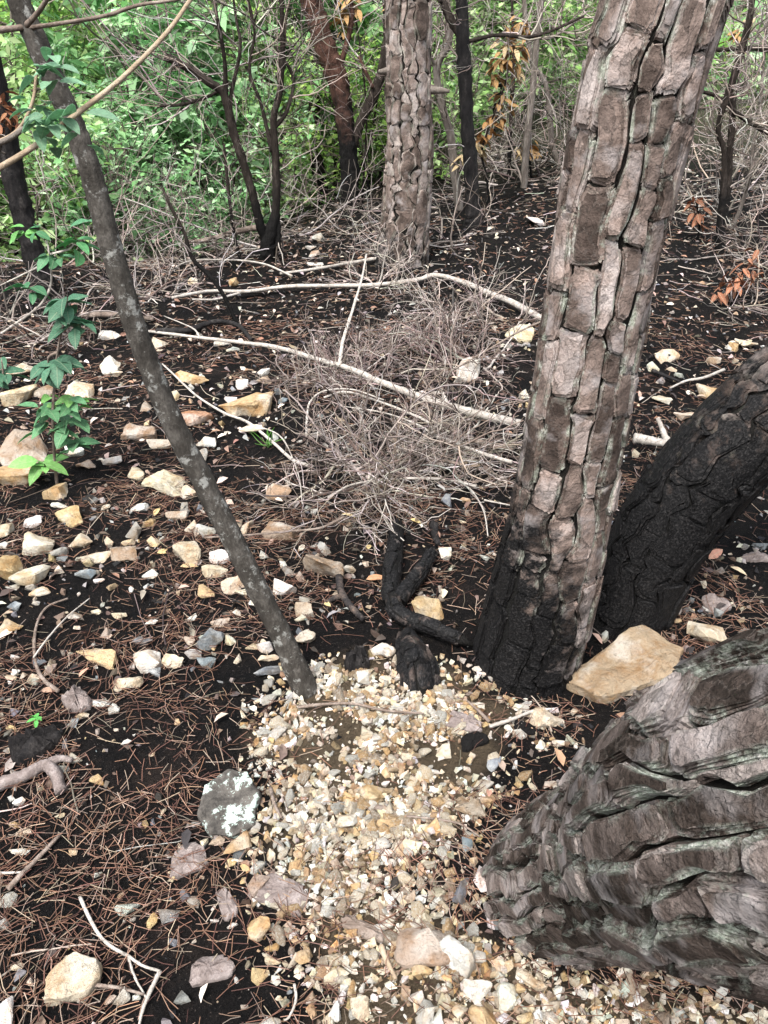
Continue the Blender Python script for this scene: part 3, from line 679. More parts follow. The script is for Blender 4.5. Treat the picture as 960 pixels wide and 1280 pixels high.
far_tree('grey_sapling', 'bent slim grey sapling hugging the left edge of the big scaly pine', (700, 210),
    [[(700, 210, 7), (690, 180, 7), (683, 110, 6), (666, 80, 6), (659, 40, 6), (655, 0, 5)]], M['grey_bark'], 30, 0.5, GREY, seed=10)
far_tree('thin_dead_stem', 'thin black dead stem carrying dry orange leaves near the middle pine', (636, 225),
    [[(636, 225, 5), (638, 160, 5), (641, 100, 5), (642, 50, 4), (640, 0, 3)]], M['dark_bark'], 14, 0.4, GREY, seed=12)
far_tree('dead_tree', 'twin dark dead stems standing at the right edge with black foot', (900, 318),
    [[(899, 318, 11), (900, 290, 11), (904, 240, 8), (905, 190, 6), (898, 165, 6), (902, 140, 7), (910, 120, 8), (925, 70, 8), (938, 20, 7), (943, -20, 6)], [(903, 285, 9), (908, 250, 9), (913, 180, 8), (916, 130, 7), (912, 115, 6)],
     [(862, 57, 4), (900, 62, 5), (940, 60, 6), (975, 64, 6)], [(860, 112, 5), (895, 120, 5), (930, 148, 6), (970, 172, 6)]], M['dark_bark'], 70, 0.5, GREY, seed=13)
far_tree('dead_sapling', 'thin dead sapling right of the twin dark stems', (915, 285),
    [[(915, 285, 5), (925, 262, 5), (936, 225, 4), (942, 180, 4), (950, 130, 4), (956, 60, 3), (962, -10, 3)]], M['grey_bark'], 50, 0.5, GREY, seed=14, cat='sapling')
far_tree('burnt_tree', 'black burnt trunk at the left edge behind the green sapling', (58, 372),
    [[(58, 372, 28), (52, 345, 27), (40, 310, 25), (28, 265, 24), (16, 215, 24), (8, 160, 22), (-8, 90, 20), (-20, 20, 18), (-26, -20, 17)]], M['char_wood'], 25, 0.5, MIXT, seed=15)
far_tree('dead_sapling', 'thin blackened sapling leaning left below the many-stemmed shrub', (296, 405),
    [[(296, 405, 5), (280, 370, 5), (262, 345, 5), (240, 322, 5), (230, 290, 4), (215, 262, 4), (203, 235, 3)]], M['dark_bark'], 6, 0.3, MIXT, seed=16, cat='sapling')
far_tree('dead_sapling', 'small blackened stem behind the leaning thin sapling', (302, 330),
    [[(302, 330, 4), (294, 300, 4), (288, 260, 4), (283, 215, 4), (280, 180, 3)]], M['dark_bark'], 12, 0.4, MIXT, seed=17, cat='sapling')

# ------------------------------------------------------------------ green trees and bushes behind
def green_tree(label, x, y, h, spread, nleaf, pal, size, seed, name='green_tree', cat='tree', trunk_r=0.05, group='green trees behind the burnt ground', low=0.15, wid=0.5):
    g = np.random.default_rng(seed); z = float(gz(x, y))
    root = thing(name, (x, y, z), label, cat, group)
    n = 4 if cat != 'tree' else 1
    st = np.tile(np.array([[x, y, z - 0.1]]), (n, 1)) + g.normal(0, 0.04 * n, (n, 3)) * np.array([1, 1, 0])
    dr = np.array([0, 0, 1.0]) + g.normal(0, 0.12 + 0.1 * (n > 1), (n, 3))
    S = walk(st, dr, h * 0.95, 10, 0.09, 0.03, g)
    geo = []
    for i in range(n):
        part('trunk', root, limb(S[i], [trunk_r, trunk_r * 0.8, trunk_r * 0.3], 8, 14, 0.05, seed + i), M['dark_bark'] if seed % 2 else M['grey_bark'])
    A = spawn(S, 26 + 6 * n, spread, 7, 1.05, 0.16, 0.03, low, g); B = spawn(A, 150, spread * 0.55, 5, 0.8, 0.22, 0.02, 0.2, g); Cc = spawn(B, 220, spread * 0.28, 4, 0.8, 0.25, 0.0, 0.2, g)
    geo = merge([tubes(A, taper(len(A), 7, trunk_r * 0.35, 0.005, g), 4), tubes(B, taper(len(B), 5, 0.006, 0.003, g), 3), tubes(Cc, taper(len(Cc), 4, 0.003, 0.0015, g), 3)])
    c = np.tile([[0.10, 0.085, 0.07]], (len(geo[0]), 1)); o = part('branches', root, geo, M['twig'], c); o['kind'] = 'stuff'
    src = np.concatenate([B[:, 1:].reshape(-1, 3), np.repeat(Cc[:, 1:].reshape(-1, 3), 2, 0)])
    k = g.integers(0, len(src), nleaf); pos = src[k] + g.normal(0, 0.035, (nleaf, 3))
    dr = g.normal(0, 1, (nleaf, 3)) * np.array([1, 1, 0.35]); V, Q, T = small_leaves(pos, dr, size, g, wid, 0.25, 0.35)
    clump = 0.75 + 0.5 * vnoise(pos[:, 0] * 2.2 + seed, pos[:, 2] * 2.2 + pos[:, 1], seed)[:, None]
    col = pick(pal, nleaf, g, 0.22) * clump
    o = part('crown', root, (V, Q, T), M['leaf'], percol(col, 4)); o['kind'] = 'stuff'
    return root
G1 = [(0.32, 0.50, 0.18), (0.42, 0.59, 0.26), (0.20, 0.37, 0.11), (0.46, 0.62, 0.32)]
G2 = [(0.24, 0.44, 0.20), (0.33, 0.54, 0.28), (0.14, 0.30, 0.12), (0.42, 0.60, 0.38)]
G3 = [(0.26, 0.42, 0.10), (0.34, 0.48, 0.14), (0.18, 0.34, 0.08)]
GT = [ # label, px, distance, height, spread, leaves, palette, size
 ('bright leafy tree filling the upper left corner behind the slim tree', 40, 9.5, 4.2, 1.5, 3600, G1, 0.10),
 ('yellow-green bushy tree behind the slim tree top', 95, 11.5, 4.4, 1.5, 3400, G3, 0.09),
 ('dense bluish-green tree between the slim tree and the many-stemmed shrub', 190, 8.6, 3.9, 1.3, 3800, G2, 0.12),
 ('leafy green tree right behind the bare many-stemmed shrub', 285, 9.9, 4.2, 1.3, 3600, G2, 0.11),
 ('broad green tree behind the gap left of the reddish scorched tree', 355, 11.0, 4.4, 1.5, 3600, G1, 0.10),
 ('deep green tree behind the reddish scorched tree', 430, 10.6, 3.6, 1.1, 3200, G2, 0.12),
 ('green tree behind the upright middle pine', 505, 11.5, 4.2, 1.4, 3200, G1, 0.11),
 ('green tree behind the blackened forked trunk', 590, 12.0, 4.2, 1.3, 3000, G1, 0.11),
 ('pale green tree behind the slim grey saplings', 690, 14.0, 4.4, 1.5, 3000, G1, 0.11),
 ('far green tree just visible right of the big scaly pine', 920, 15.0, 4.6, 1.6, 2200, G1, 0.11),
 ('yellow-green far tree seen between the scorched trees', 470, 14.0, 4.6, 1.7, 2600, G3, 0.11),
 ('far pale tree seen through the shrub twigs', 250, 14.0, 5.0, 1.8, 3000, G3, 0.11),
 ('far tree at the left edge of the wood', -60, 13.0, 5.0, 1.8, 3000, G1, 0.11),
 ('far tree behind the saplings near the big pine', 640, 17.0, 5.0, 1.8, 2400, G2, 0.12)]
for i, (lab, px, yw, h, sp, nl, pal, sz) in enumerate(GT):
    x = (px - 480) / F * yw / math.cos(PITCH) * 0.92
    green_tree(lab, x, yw, h * 0.42 + 1.25 - 0.5 * float(gz(x, yw)), sp, int(nl * 1.9), pal, sz * 1.05, 100 + i, low=0.12)
GB = [('low green bush at the left edge under the burnt trunk', 10, 6.9, 1.0, 0.55, 1500, G1, 0.07), ('low bright bush behind the slim tree', 120, 7.3, 1.1, 0.6, 1700, G1, 0.07),
      ('low feathery bush left of the many-stemmed shrub', 215, 7.4, 1.2, 0.6, 1800, G2, 0.06), ('low green bush behind the blackened foot of the many-stemmed shrub', 300, 8.6, 1.3, 0.65, 1800, G2, 0.06),
      ('low bright bush between the shrub and the thin burnt trunk', 372, 9.9, 1.4, 0.6, 1700, G1, 0.06), ('low yellow-green bush between the reddish tree and the middle pine', 462, 9.5, 1.4, 0.55, 1300, G3, 0.06),
      ('low green bush behind the grey crooked stem', 545, 9.9, 1.4, 0.7, 1400, G1, 0.07)]
for i, (lab, px, yw, h, sp, nl, pal, sz) in enumerate(GB):
    x = (px - 480) / F * yw / math.cos(PITCH) * 0.95
    green_tree(lab, x, yw, h * 1.1, sp * 1.2, int(nl * 1.9), pal, sz * 1.15, 150 + i, name='green_bush', cat='bush', trunk_r=0.018, group='low green bushes at the edge of the burnt ground', low=0.05)
# far undergrowth over the hill
n = 34000
ux = rng.uniform(-26, 26, n); uy = rng.uniform(12.5, 46, n); uz = gz(ux, uy) + rng.uniform(0, 1, n) ** 1.5 * 3.6 * fbm(ux * 0.35, uy * 0.35, 3, 4)
V, Q, T = small_leaves(np.stack([ux, uy, uz], -1), rng.normal(0, 1, (n, 3)) * np.array([1, 1, 0.5]), 0.30 , rng, 0.6)
o = link('undergrowth', make_mesh('undergrowth', V, Q, T, percol(pick(G1 + G2 + G3, n, rng, 0.3), 4), True, None, M['leaf']))
tag(o, 'far green undergrowth covering the hillside behind the trees', 'undergrowth', kind='stuff')

# ------------------------------------------------------------------ dead shrubs: grey tangles of twigs
def dead_shrub(label, px, py, width, height, ns, n1, n2, n3, pal, seed, up=0.6, dy=0.0, name='dead_shrub', r=1.0, group='dead twiggy shrubs', curl=0.16, n4=0):
    """a bare shrub about width x height metres, rooted where the pixel meets the ground"""
    g = np.random.default_rng(seed); b = hit(px, py); b[1] += dy; b[2] = gz(b[0], b[1])
    root = thing(name, b, label, 'dead shrub', group)
    s = np.tile(b[None], (ns, 1)) + g.normal(0, 1, (ns, 3)) * np.array([width * 0.12, width * 0.10, 0]); s[:, 2] = gz(s[:, 0], s[:, 1]) - 0.02
    d = g.normal(0, 1, (ns, 3)) * np.array([width, width * 0.8, 0]) * 0.55 + np.array([0, 0, height * (0.5 + up)])
    L = np.hypot(width * 0.5, height) * g.uniform(0.6, 1.15, ns)
    S = walk(s, d, L, 9, curl, -0.02, g)
    A = spawn(S, n1, L.mean() * 0.55, 7, 0.75, curl * 1.3, 0.0, 0.15, g); B = spawn(A, n2, L.mean() * 0.33, 6, 0.75, curl * 1.5, 0.0, 0.1, g); C = spawn(B, n3, L.mean() * 0.18, 4, 0.8, curl * 1.6, 0, 0.1, g)
    for P in (S, A, B, C):
        lo = gz(P[..., 0], P[..., 1]); P[..., 2] = np.maximum(P[..., 2], lo + 0.004); P[:, 0, 2] = np.where(P is S, P[:, 0, 2], P[:, 0, 2])
    dp = max(1.0, depth_of(b)); k = r * max(1.0, dp / 5.0)
    o = part('stems', root, tubes(S, taper(ns, 9, 0.0050 * k, 0.002 * k, g), 5), M['twig'], percol(pick(pal, ns, g), 45)); o['kind'] = 'stuff'
    geo = merge([tubes(A, taper(n1, 7, 0.0026 * k, 0.0013 * k, g), 4), tubes(B, taper(n2, 6, 0.0016 * k, 0.0009 * k, g), 3), tubes(C, taper(n3, 4, 0.0011 * k, 0.0007 * k, g), 3)])
    cc = np.concatenate([percol(pick(pal, n1, g), 28), percol(pick(pal, n2, g), 18), percol(pick(pal, n3, g), 12)])
    o = part('twigs', root, geo, M['twig'], cc); o['kind'] = 'stuff'
    return root
BR = [(0.25, 0.21, 0.19), (0.15, 0.12, 0.105), (0.40, 0.36, 0.335), (0.08, 0.065, 0.058), (0.19, 0.15, 0.13)]
PK = [(0.23, 0.185, 0.17), (0.33, 0.285, 0.265), (0.15, 0.11, 0.10), (0.09, 0.07, 0.062)]
DS = [ # label, px, py, width, height, ns, n1, n2, n3, palette, up
 ('dense fallen tangle of fine grey twigs in the middle below the pale branch', 470, 590, 0.85, 0.30, 34, 190, 520, 900, BR, 0.1),
 ('low grey twig tangle left of the scaly pine under the pale branch', 570, 560, 0.6, 0.22, 24, 120, 320, 500, BR, 0.1),
 ('pinkish fine-twigged dead shrub above the pale fallen branch', 450, 475, 0.7, 0.22, 26, 150, 460, 800, PK, 0.35),
 ('pinkish dead shrub round the tall pale stone', 580, 455, 0.65, 0.26, 22, 120, 340, 560, PK, 0.4),
 ('pale dead shrub with long forked twigs before the middle pine', 565, 400, 0.7, 0.42, 11, 45, 120, 180, GREY, 0.8),
 ('grey dead shrub at the foot of the middle pine', 470, 360, 0.6, 0.22, 9, 40, 110, 160, GREY, 0.6),
 ('wispy grey dead shrub behind the slim tree', 185, 372, 0.8, 0.50, 40, 140, 320, 500, GREY, 0.6),
 ('grey dead shrub at the left edge behind the sapling', 60, 420, 0.9, 0.50, 30, 130, 320, 450, GREY, 0.4),
 ('grey dead shrub leaning in at the far left edge', -10, 400, 0.9, 0.6, 24, 110, 260, 400, GREY, 0.5),
 ('pale wispy dead shrub left of the many-stemmed shrub', 240, 330, 1.1, 0.8, 24, 130, 330, 500, GREY, 0.5),
 ('bare tangled shrub behind the many-stemmed shrub', 320, 305, 1.7, 1.5, 20, 140, 420, 800, MIXT, 0.6),
 ('bare grey shrub behind the slim tree crossing the green bushes', 190, 320, 1.8, 1.4, 18, 140, 420, 700, GREY, 0.6),
 ('bare grey shrub between the thin burnt trunk and the reddish tree', 415, 290, 1.3, 1.1, 16, 110, 320, 560, GREY, 0.6),
 ('bare shrub between the middle pine and the blackened forked trunk', 555, 300, 1.2, 1.1, 16, 110, 320, 560, GREY, 0.7),
 ('grey shrub thicket behind the slim saplings', 650, 225, 1.8, 1.3, 24, 170, 500, 900, GREY, 0.6),
 ('far grey thicket left of the big scaly pine', 610, 215, 2.0, 1.3, 22, 160, 480, 900, GREY, 0.6),
 ('far grey thicket hidden partly by the big scaly pine', 720, 215, 2.0, 1.4, 22, 160, 480, 900, GREY, 0.6),
 ('grey thicket right of the big scaly pine', 880, 260, 1.6, 1.3, 26, 190, 560, 1000, GREY, 0.6),
 ('far grey thicket at the upper right corner', 930, 215, 2.4, 1.8, 26, 190, 560, 1000, GREY, 0.6),
 ('grey dead shrub with curling twigs at the right edge', 955, 330, 1.0, 0.8, 22, 120, 320, 560, GREY, 0.6),
 ('low dead shrub with russet leaves near the right edge', 925, 385, 0.7, 0.40, 16, 80, 200, 300, BR, 0.6),
 ('sparse pale dead shrub left of the scaly pine trunk', 640, 400, 0.6, 0.4, 12, 60, 160, 240, GREY, 0.5),
 ('bare shrub behind the left burnt trunk', 90, 330, 1.3, 1.1, 18, 110, 300, 500, GREY, 0.6)]
for i, (lab, px, py, wd, ht, ns, n1, n2, n3, pal, up) in enumerate(DS):
    dead_shrub(lab, px, py, wd, ht * (0.50 if i > 5 else 0.9), int(ns * (0.6 if i > 5 else 1)), int(n1 * (0.42 if i > 5 else 1)), int(n2 * (0.34 if i > 5 else 1)), int(n3 * (0.28 if i > 5 else 1)), (MIXT if i > 5 else pal), 300 + i, up)

# ------------------------------------------------------------------ fallen branches and sticks
def stick(name, label, pts, wpx, mat, h=0.012, cat='stick', seed=0, forks=(), group=None, taper_to=0.6, sides=10, lift=None, rough=0.10):
    """pts: pixels along the stick where it lies; h: height of its axis above the ground (or lift: one height per point)"""
    hs_ = lift if lift is not None else [h] * len(pts)
    P = [hit(x, y, max(hh, 0.0)) for (x, y), hh in zip(pts, hs_)]
    dp = np.mean([depth_of(p) for p in P]); r0 = wpx * dp / F / 2
    root_loc = P[0].copy()
    ws = np.linspace(1, taper_to, len(P)) * r0
    geo = limb(P, ws, sides, len(P) * 7, rough * 0.8, seed)
    if not forks:
        o = link(name, make_mesh(name, geo[0] - root_loc, geo[1], geo[2], None, True, None, mat), None, root_loc)
        return tag(o, label, cat, group)
    root = thing(name, root_loc, label, cat, group); part('stem', root, geo, mat)
    for j, (fp, fw, fh) in enumerate(forks):
        fh = fh if isinstance(fh, (list, tuple)) else [fh] * len(fp)
        Q_ = [hit(x, y, max(hh, 0.0)) for (x, y), hh in zip(fp, fh)]
        part('side_branch', root, limb(Q_, np.linspace(1, 0.5, len(Q_)) * fw * dp / F / 2, 7, None, rough, seed + j + 1), mat)
    return root
pw, bw, cw_, cbr = M['pale_wood'], M['brown_wood'], M['char_wood'], M['char_brown']
stick('fallen_branch', 'long pale fallen branch slanting down to the scaly pine over the brush', [(650, 530), (600, 518), (560, 507), (520, 494), (480, 479), (440, 462), (400, 450), (345, 434), (300, 428), (250, 422), (185, 414)], 10, pw, cat='branch', seed=1, taper_to=0.42,
      lift=[0.10, 0.12, 0.13, 0.14, 0.14, 0.13, 0.11, 0.09, 0.07, 0.05, 0.02], forks=[([(560, 507), (556, 497), (553, 490)], 5, [0.13, 0.15, 0.17]), ([(425, 458), (428, 430), (437, 400), (452, 350), (458, 318)], 5, [0.12, 0.16, 0.22, 0.3, 0.36]), ([(250, 422), (240, 410), (205, 395)], 3, [0.05, 0.06, 0.04])])
stick('fallen_branch', 'grey fallen branch with a bend lying across before the middle pine', [(690, 405), (640, 378), (610, 366), (580, 353), (545, 344), (520, 350), (470, 356), (420, 357), (360, 358), (310, 364), (262, 364), (215, 372)], 7.5, pw, cat='branch', seed=2, taper_to=0.5, h=0.05, forks=[([(330, 362), (300, 366), (270, 374), (240, 374)], 4, 0.04), ([(365, 345), (330, 330), (290, 325), (240, 326), (215, 336)], 3, 0.06)])
stick('fallen_branch', 'thin pale branch lying at the foot of the middle pine', [(520, 322), (480, 322), (440, 328), (400, 335), (350, 342)], 4.5, pw, cat='branch', seed=3, h=0.04)
stick('fallen_branch', 'grey horizontal branch reaching left from the burnt shrub foot', [(330, 283), (300, 288), (270, 297), (240, 302), (205, 303)], 6, bw, cat='branch', seed=4, lift=[0.25, 0.22, 0.18, 0.14, 0.12])
stick('charred_branch', 'charred curved branch lying right of the slim tree below the grey branch', [(196, 414), (235, 413), (255, 406), (275, 402), (298, 407), (314, 424)], 8, cw_, cat='branch', seed=5, h=0.03)
stick('charred_branch', 'dark straight branch lying left of the slim tree', [(100, 394), (135, 393), (165, 395), (192, 399)], 7, bw, cat='branch', seed=6, h=0.03)
stick('fallen_branch', 'brown dead branch under the pale branch ending at the scaly pine', [(642, 561), (600, 553), (570, 540), (545, 522), (530, 507), (510, 497)], 8, bw, cat='branch', seed=7, h=0.06, taper_to=0.5)
stick('dead_twig', 'whitish twig crossing the brush tangle to the scaly pine foot', [(640, 578), (600, 566), (560, 550), (545, 545), (535, 528), (500, 512), (460, 497), (430, 490), (405, 497)], 4.5, pw, seed=8, h=0.09, forks=[([(460, 497), (455, 515), (450, 530)], 2.5, 0.09), ([(545, 545), (520, 530), (480, 516), (430, 508)], 3.0, 0.08)])
stick('dead_twig', 'pale arching twig on the left of the brush tangle', [(383, 546), (384, 520), (388, 502), (405, 489), (440, 487), (480, 500)], 3, pw, seed=9, lift=[0.02, 0.06, 0.10, 0.12, 0.12, 0.10])
stick('dead_twig', 'brown dead branchlet low in the brush tangle', [(588, 584), (560, 577), (530, 572), (505, 560), (490, 545)], 5, bw, seed=10, h=0.05)
stick('dead_twig', 'pale low twig along the lower edge of the brush tangle', [(595, 608), (560, 600), (520, 598), (480, 600), (440, 606), (410, 622)], 4, pw, seed=11, h=0.03)
stick('dead_twig', 'long dead twig lying beside the slim tree towards the brush', [(385, 582), (365, 574), (340, 552), (310, 528), (280, 516), (245, 494), (215, 466), (203, 455)], 4.5, pw, seed=12, h=0.03, taper_to=0.5, forks=[([(310, 530), (350, 545), (372, 590), (378, 630)], 2, 0.03)])
stick('dead_twig', 'straight brown twig behind the slim tree over the tan stones', [(430, 646), (400, 660), (360, 664), (318, 668), (255, 672)], 3.5, bw, seed=13, h=0.07)
stick('curved_stick', 'curved grey stick lying on black soil at the left', [(73, 864), (55, 850), (45, 830), (43, 800), (48, 775), (60, 758), (85, 748)], 5, bw, seed=14, h=0.012, taper_to=0.5)
stick('dead_twig', 'thin straight grey twig crossing the curved stick', [(42, 822), (62, 795), (85, 770), (112, 748)], 2.5, pw, seed=15, h=0.02)
stick('stick', 'straight grey stick on the needles at the left edge', [(10, 1112), (30, 1090), (55, 1065), (76, 1042)], 7, bw, seed=16, h=0.012)
stick('dead_twig', 'short pale twig touching the straight grey stick', [(-10, 1091), (10, 1091), (28, 1090)], 4, pw, seed=17, h=0.012)
stick('dead_twig', 'forked grey twig lying in needles right of the peaked rock', [(100, 1122), (112, 1148), (125, 1170), (140, 1184), (160, 1195), (178, 1207), (200, 1214)], 5, pw, seed=18, h=0.015, forks=[([(200, 1214), (190, 1235), (180, 1258), (173, 1285)], 6, 0.012), ([(160, 1195), (168, 1220), (182, 1246)], 4, 0.012)])
stick('dead_twig', 'short grey twig poking right from the peaked rock', [(112, 1231), (130, 1232), (150, 1235), (180, 1243)], 5, bw, seed=19, h=0.015)
stick('dead_twig', 'crooked pale twig in needles left of the gravel bottom', [(368, 1230), (370, 1250), (362, 1270), (355, 1276)], 4, pw, seed=20, h=0.012)
stick('weathered_log', 'weathered broken root piece lying at the left edge', [(-20, 984), (10, 976), (35, 966), (56, 956), (68, 965), (76, 988)], 17, M['flake'], cat='driftwood', seed=21, h=0.02, taper_to=0.8, forks=[([(56, 956), (75, 948), (90, 950)], 13, 0.02)])
fp = [hit(x, y, 0.03) for x, y in [(497, 655), (493, 690), (490, 718), (489, 742), (496, 764), (514, 776), (542, 785), (576, 800)]]
fork = thing('charred_fork', fp[0], 'charred forked branch on black soil left of the scaly pine foot', 'branch')
chk = lambda V: np.clip(0.82 + 0.5 * (vnoise(V[:, 0] * 25, V[:, 1] * 25, 3) - 0.5), 0, 1)
for i_, (pp_, ra_, nm_) in enumerate([(fp, [0.017, 0.022, 0.025, 0.024, 0.020, 0.015], 'stem'), ([hit(496, 752, 0.03), hit(508, 736, 0.035), hit(522, 720, 0.04), hit(540, 690, 0.05)], [0.021, 0.022, 0.019, 0.013], 'side_branch')]):
    t_ = Trunk(pp_, ra_, lobes=0.14, seed=i_ + 1); k_ = trunk_core(t_, fork, chk, M['core'], 20, 0.008, 0.003); k_.name = nm_
    bark_scales(t_, fork, k_, chk, M['bark_burnt'], 7, 0.055, 0.0, t_.L - 0.01, 0.006, 3, 20, gap=0.06, gv=0.0, insv=0.1, wave=0.4, seed=70 + i_, jag=0.14, inset=0.18, expo=0.36, miss=0.12, rag=0.05, irr=0.1)
stick('charred_stub', 'bent scorched stub beside the long tan stone', [(424, 722), (426, 738), (434, 752), (446, 766), (454, 774)], 11, cbr, cat='branch', seed=23, h=0.018, forks=[([(428, 745), (418, 748), (408, 753)], 9, 0.015)])
stick('charred_stub', 'small charred stick end lying near the brush tangle', [(542, 655), (543, 668), (547, 680)], 12, cw_, cat='branch', seed=24, h=0.015)
stick('dead_twig', 'thin dark twig lying along the top of the gravel', [(372, 884), (410, 880), (445, 880), (480, 888), (530, 892)], 4, bw, seed=25, h=0.02)
stick('dead_twig', 'pale curved twig at the foot of the scaly pine', [(612, 908), (640, 899), (665, 889), (690, 886)], 5, pw, seed=26, h=0.02)
stick('dead_twig', 'short grey stick slanting to the scaly pine foot', [(612, 902), (600, 890), (584, 876)], 4.5, bw, seed=27, h=0.015)
stick('broken_log', 'pale broken log piece seen between the two trunks', [(792, 548), (812, 551), (838, 556)], 13, pw, cat='log', seed=28, h=0.05, forks=[([(836, 556), (829, 540), (822, 522)], 9, [0.05, 0.08, 0.13])])
stick('dead_twig', 'dark thin stick right of the scaly pine in the clearing', [(815, 463), (832, 470), (850, 477)], 5, cw_, seed=29, h=0.03)
stick('dead_twig', 'pale twig pointing left above the charred trunk', [(905, 462), (880, 472), (858, 476), (838, 485)], 4, pw, seed=30, h=0.03)
stick('dead_twig', 'leaning bare dark twig crossing before the tall pale stone', [(690, 396), (650, 414), (610, 437), (560, 466)], 2.6, bw, seed=31, lift=[0.3, 0.25, 0.18, 0.1])
stick('dead_twig', 'forked pale twig hanging at the lower right of the brush', [(580, 605), (592, 616), (605, 640), (610, 670)], 2.5, pw, seed=32, h=0.02, forks=[([(605, 625), (620, 628), (640, 632)], 2.5, 0.02)])
stick('dead_twig', 'thin pale twig running down onto the charred fork', [(465, 607), (473, 630), (486, 658), (505, 676)], 2.2, pw, seed=33, lift=[0.04, 0.05, 0.06, 0.05])
stick('stick', 'short tan stick stub standing in the bottom gravel', [(476, 1182), (483, 1200), (495, 1224)], 8, M['tan_stem'], seed=34, h=0.012)
stick('dead_twig', 'small dark twig curled in the middle of the gravel', [(338, 985), (343, 1005), (352, 1022)], 5, bw, seed=35, h=0.012)
stick('dead_twig', 'thin dark twig lying across the gravel towards the near trunk', [(508, 1020), (545, 1024), (575, 1030), (600, 1046)], 3, bw, seed=36, h=0.015)
# charred root at the foot of the scaly pine
rb = hit(522, 838); rt = thing('charred_root', rb, 'charred scaly root end left of the scaly pine foot', 'root')
t_ = Trunk([hit(508, 792, 0.005), hit(514, 812, 0.02), hit(522, 835, 0.02), hit(526, 866, -0.02)], [0.014, 0.032, 0.042, 0.040], lobes=0.2, seed=4); k_ = trunk_core(t_, rt, chk, M['core'], 24, 0.008, 0.004); k_.name = 'root_wood'
bark_scales(t_, rt, k_, chk, M['bark_burnt'], 8, 0.06, 0.0, t_.L - 0.01, 0.009, 3, 22, gap=0.06, gv=0.0, insv=0.1, wave=0.4, seed=75, jag=0.15, inset=0.18, expo=0.36, miss=0.1, rag=0.05, irr=0.12)
# weathered bark flakes and wood pieces on the ground
def flake_obj(label, px, py, wpx, hpx, ang, seed, mat, name='bark_flake', cat='bark', th=0.008):
    g = np.random.default_rng(seed); b = hit(px, py); dp = depth_of(b); L = wpx * dp / F; D = hpx * dp / F * 1.25
    m = 26; a = np.arange(m) / m * 6.2832; r = 1 + 0.05 * g.normal(0, 1, m) + 0.10 * np.sin(a * 3 + g.uniform(0, 6)); V = []; rows = ((1.0, -0.012), (1.03, th * 0.5), (0.9, th), (0.5, th * 1.35))
    for k, hh in rows:
        x = np.sign(np.cos(a)) * np.abs(np.cos(a)) ** 0.7 * r * k * L / 2; y = np.sign(np.sin(a)) * np.abs(np.sin(a)) ** 0.7 * r * k * D / 2
        V.append(np.stack([x * math.cos(ang) - y * math.sin(ang), x * math.sin(ang) + y * math.cos(ang), np.full(m, hh) + g.normal(0, th * 0.35, m)], -1))
    V = np.vstack(V + [np.array([[0, 0, th * 1.4]])]); Q, T = [], []
    for q_ in range(3):
        for j in range(m): Q.append((q_ * m + j, q_ * m + (j + 1) % m, (q_ + 1) * m + (j + 1) % m, (q_ + 1) * m + j))
    for j in range(m): T.append((3 * m + j, 3 * m + (j + 1) % m, 4 * m))
    V[:, 2] += gz(b[0] + V[:, 0], b[1] + V[:, 1]) - gz(b[0], b[1]) + 0.003
    o = link(name, make_mesh(name, V, Q, T, None, True, 50, mat), None, (b[0], b[1], gz(b[0], b[1])))
    return tag(o, label, cat)
FLK = M['flake']
flake_obj('grey-brown bark slab lying left of the gravel', 350, 1118, 70, 30, -0.25, 1, FLK)
flake_obj('curled lilac-grey bark flake in needles near the bottom', 264, 1214, 52, 24, 0.35, 2, FLK)
flake_obj('upright sliver of grey bark among needles', 284, 1132, 20, 32, 0.5, 3, FLK)
flake_obj('rotten grey wood piece below the lichen rock', 236, 1078, 44, 34, 0.3, 4, FLK)
flake_obj('dark bark slab buried in the lower gravel', 452, 1162, 56, 14, -0.4, 5, M['brown_wood'])
flake_obj('flat reddish bark flake at the scaly pine foot', 657, 912, 32, 13, -0.3, 6, M['red_bark'])
flake_obj('brown bark flake on the upper gravel', 592, 928, 34, 18, 0.3, 7, M['red_bark'])
flake_obj('long grey bark flake at the upper right of the gravel', 580, 905, 44, 20, -0.3, 8, FLK)
flake_obj('flat slate-grey flake right of the charred trunk foot', 946, 698, 32, 14, 0.0, 9, FLK)
flake_obj('grey flake beside the pale stone behind the near trunk', 895, 757, 34, 22, 0.2, 10, FLK)
flake_obj('black charred wood chunk at the left edge', 45, 936, 60, 26, 0.5, 11, cw_, 'charred_chunk', 'charred wood', 0.03)
flake_obj('black charred wood chunk beside the white stone', 446, 832, 30, 22, 0.3, 12, cw_, 'charred_chunk', 'charred wood', 0.03)
flake_obj('split wood chip with charred edge left of the gravel', 97, 878, 26, 30, 0.9, 13, M['flake'], 'wood_chip', 'wood chip', 0.02)

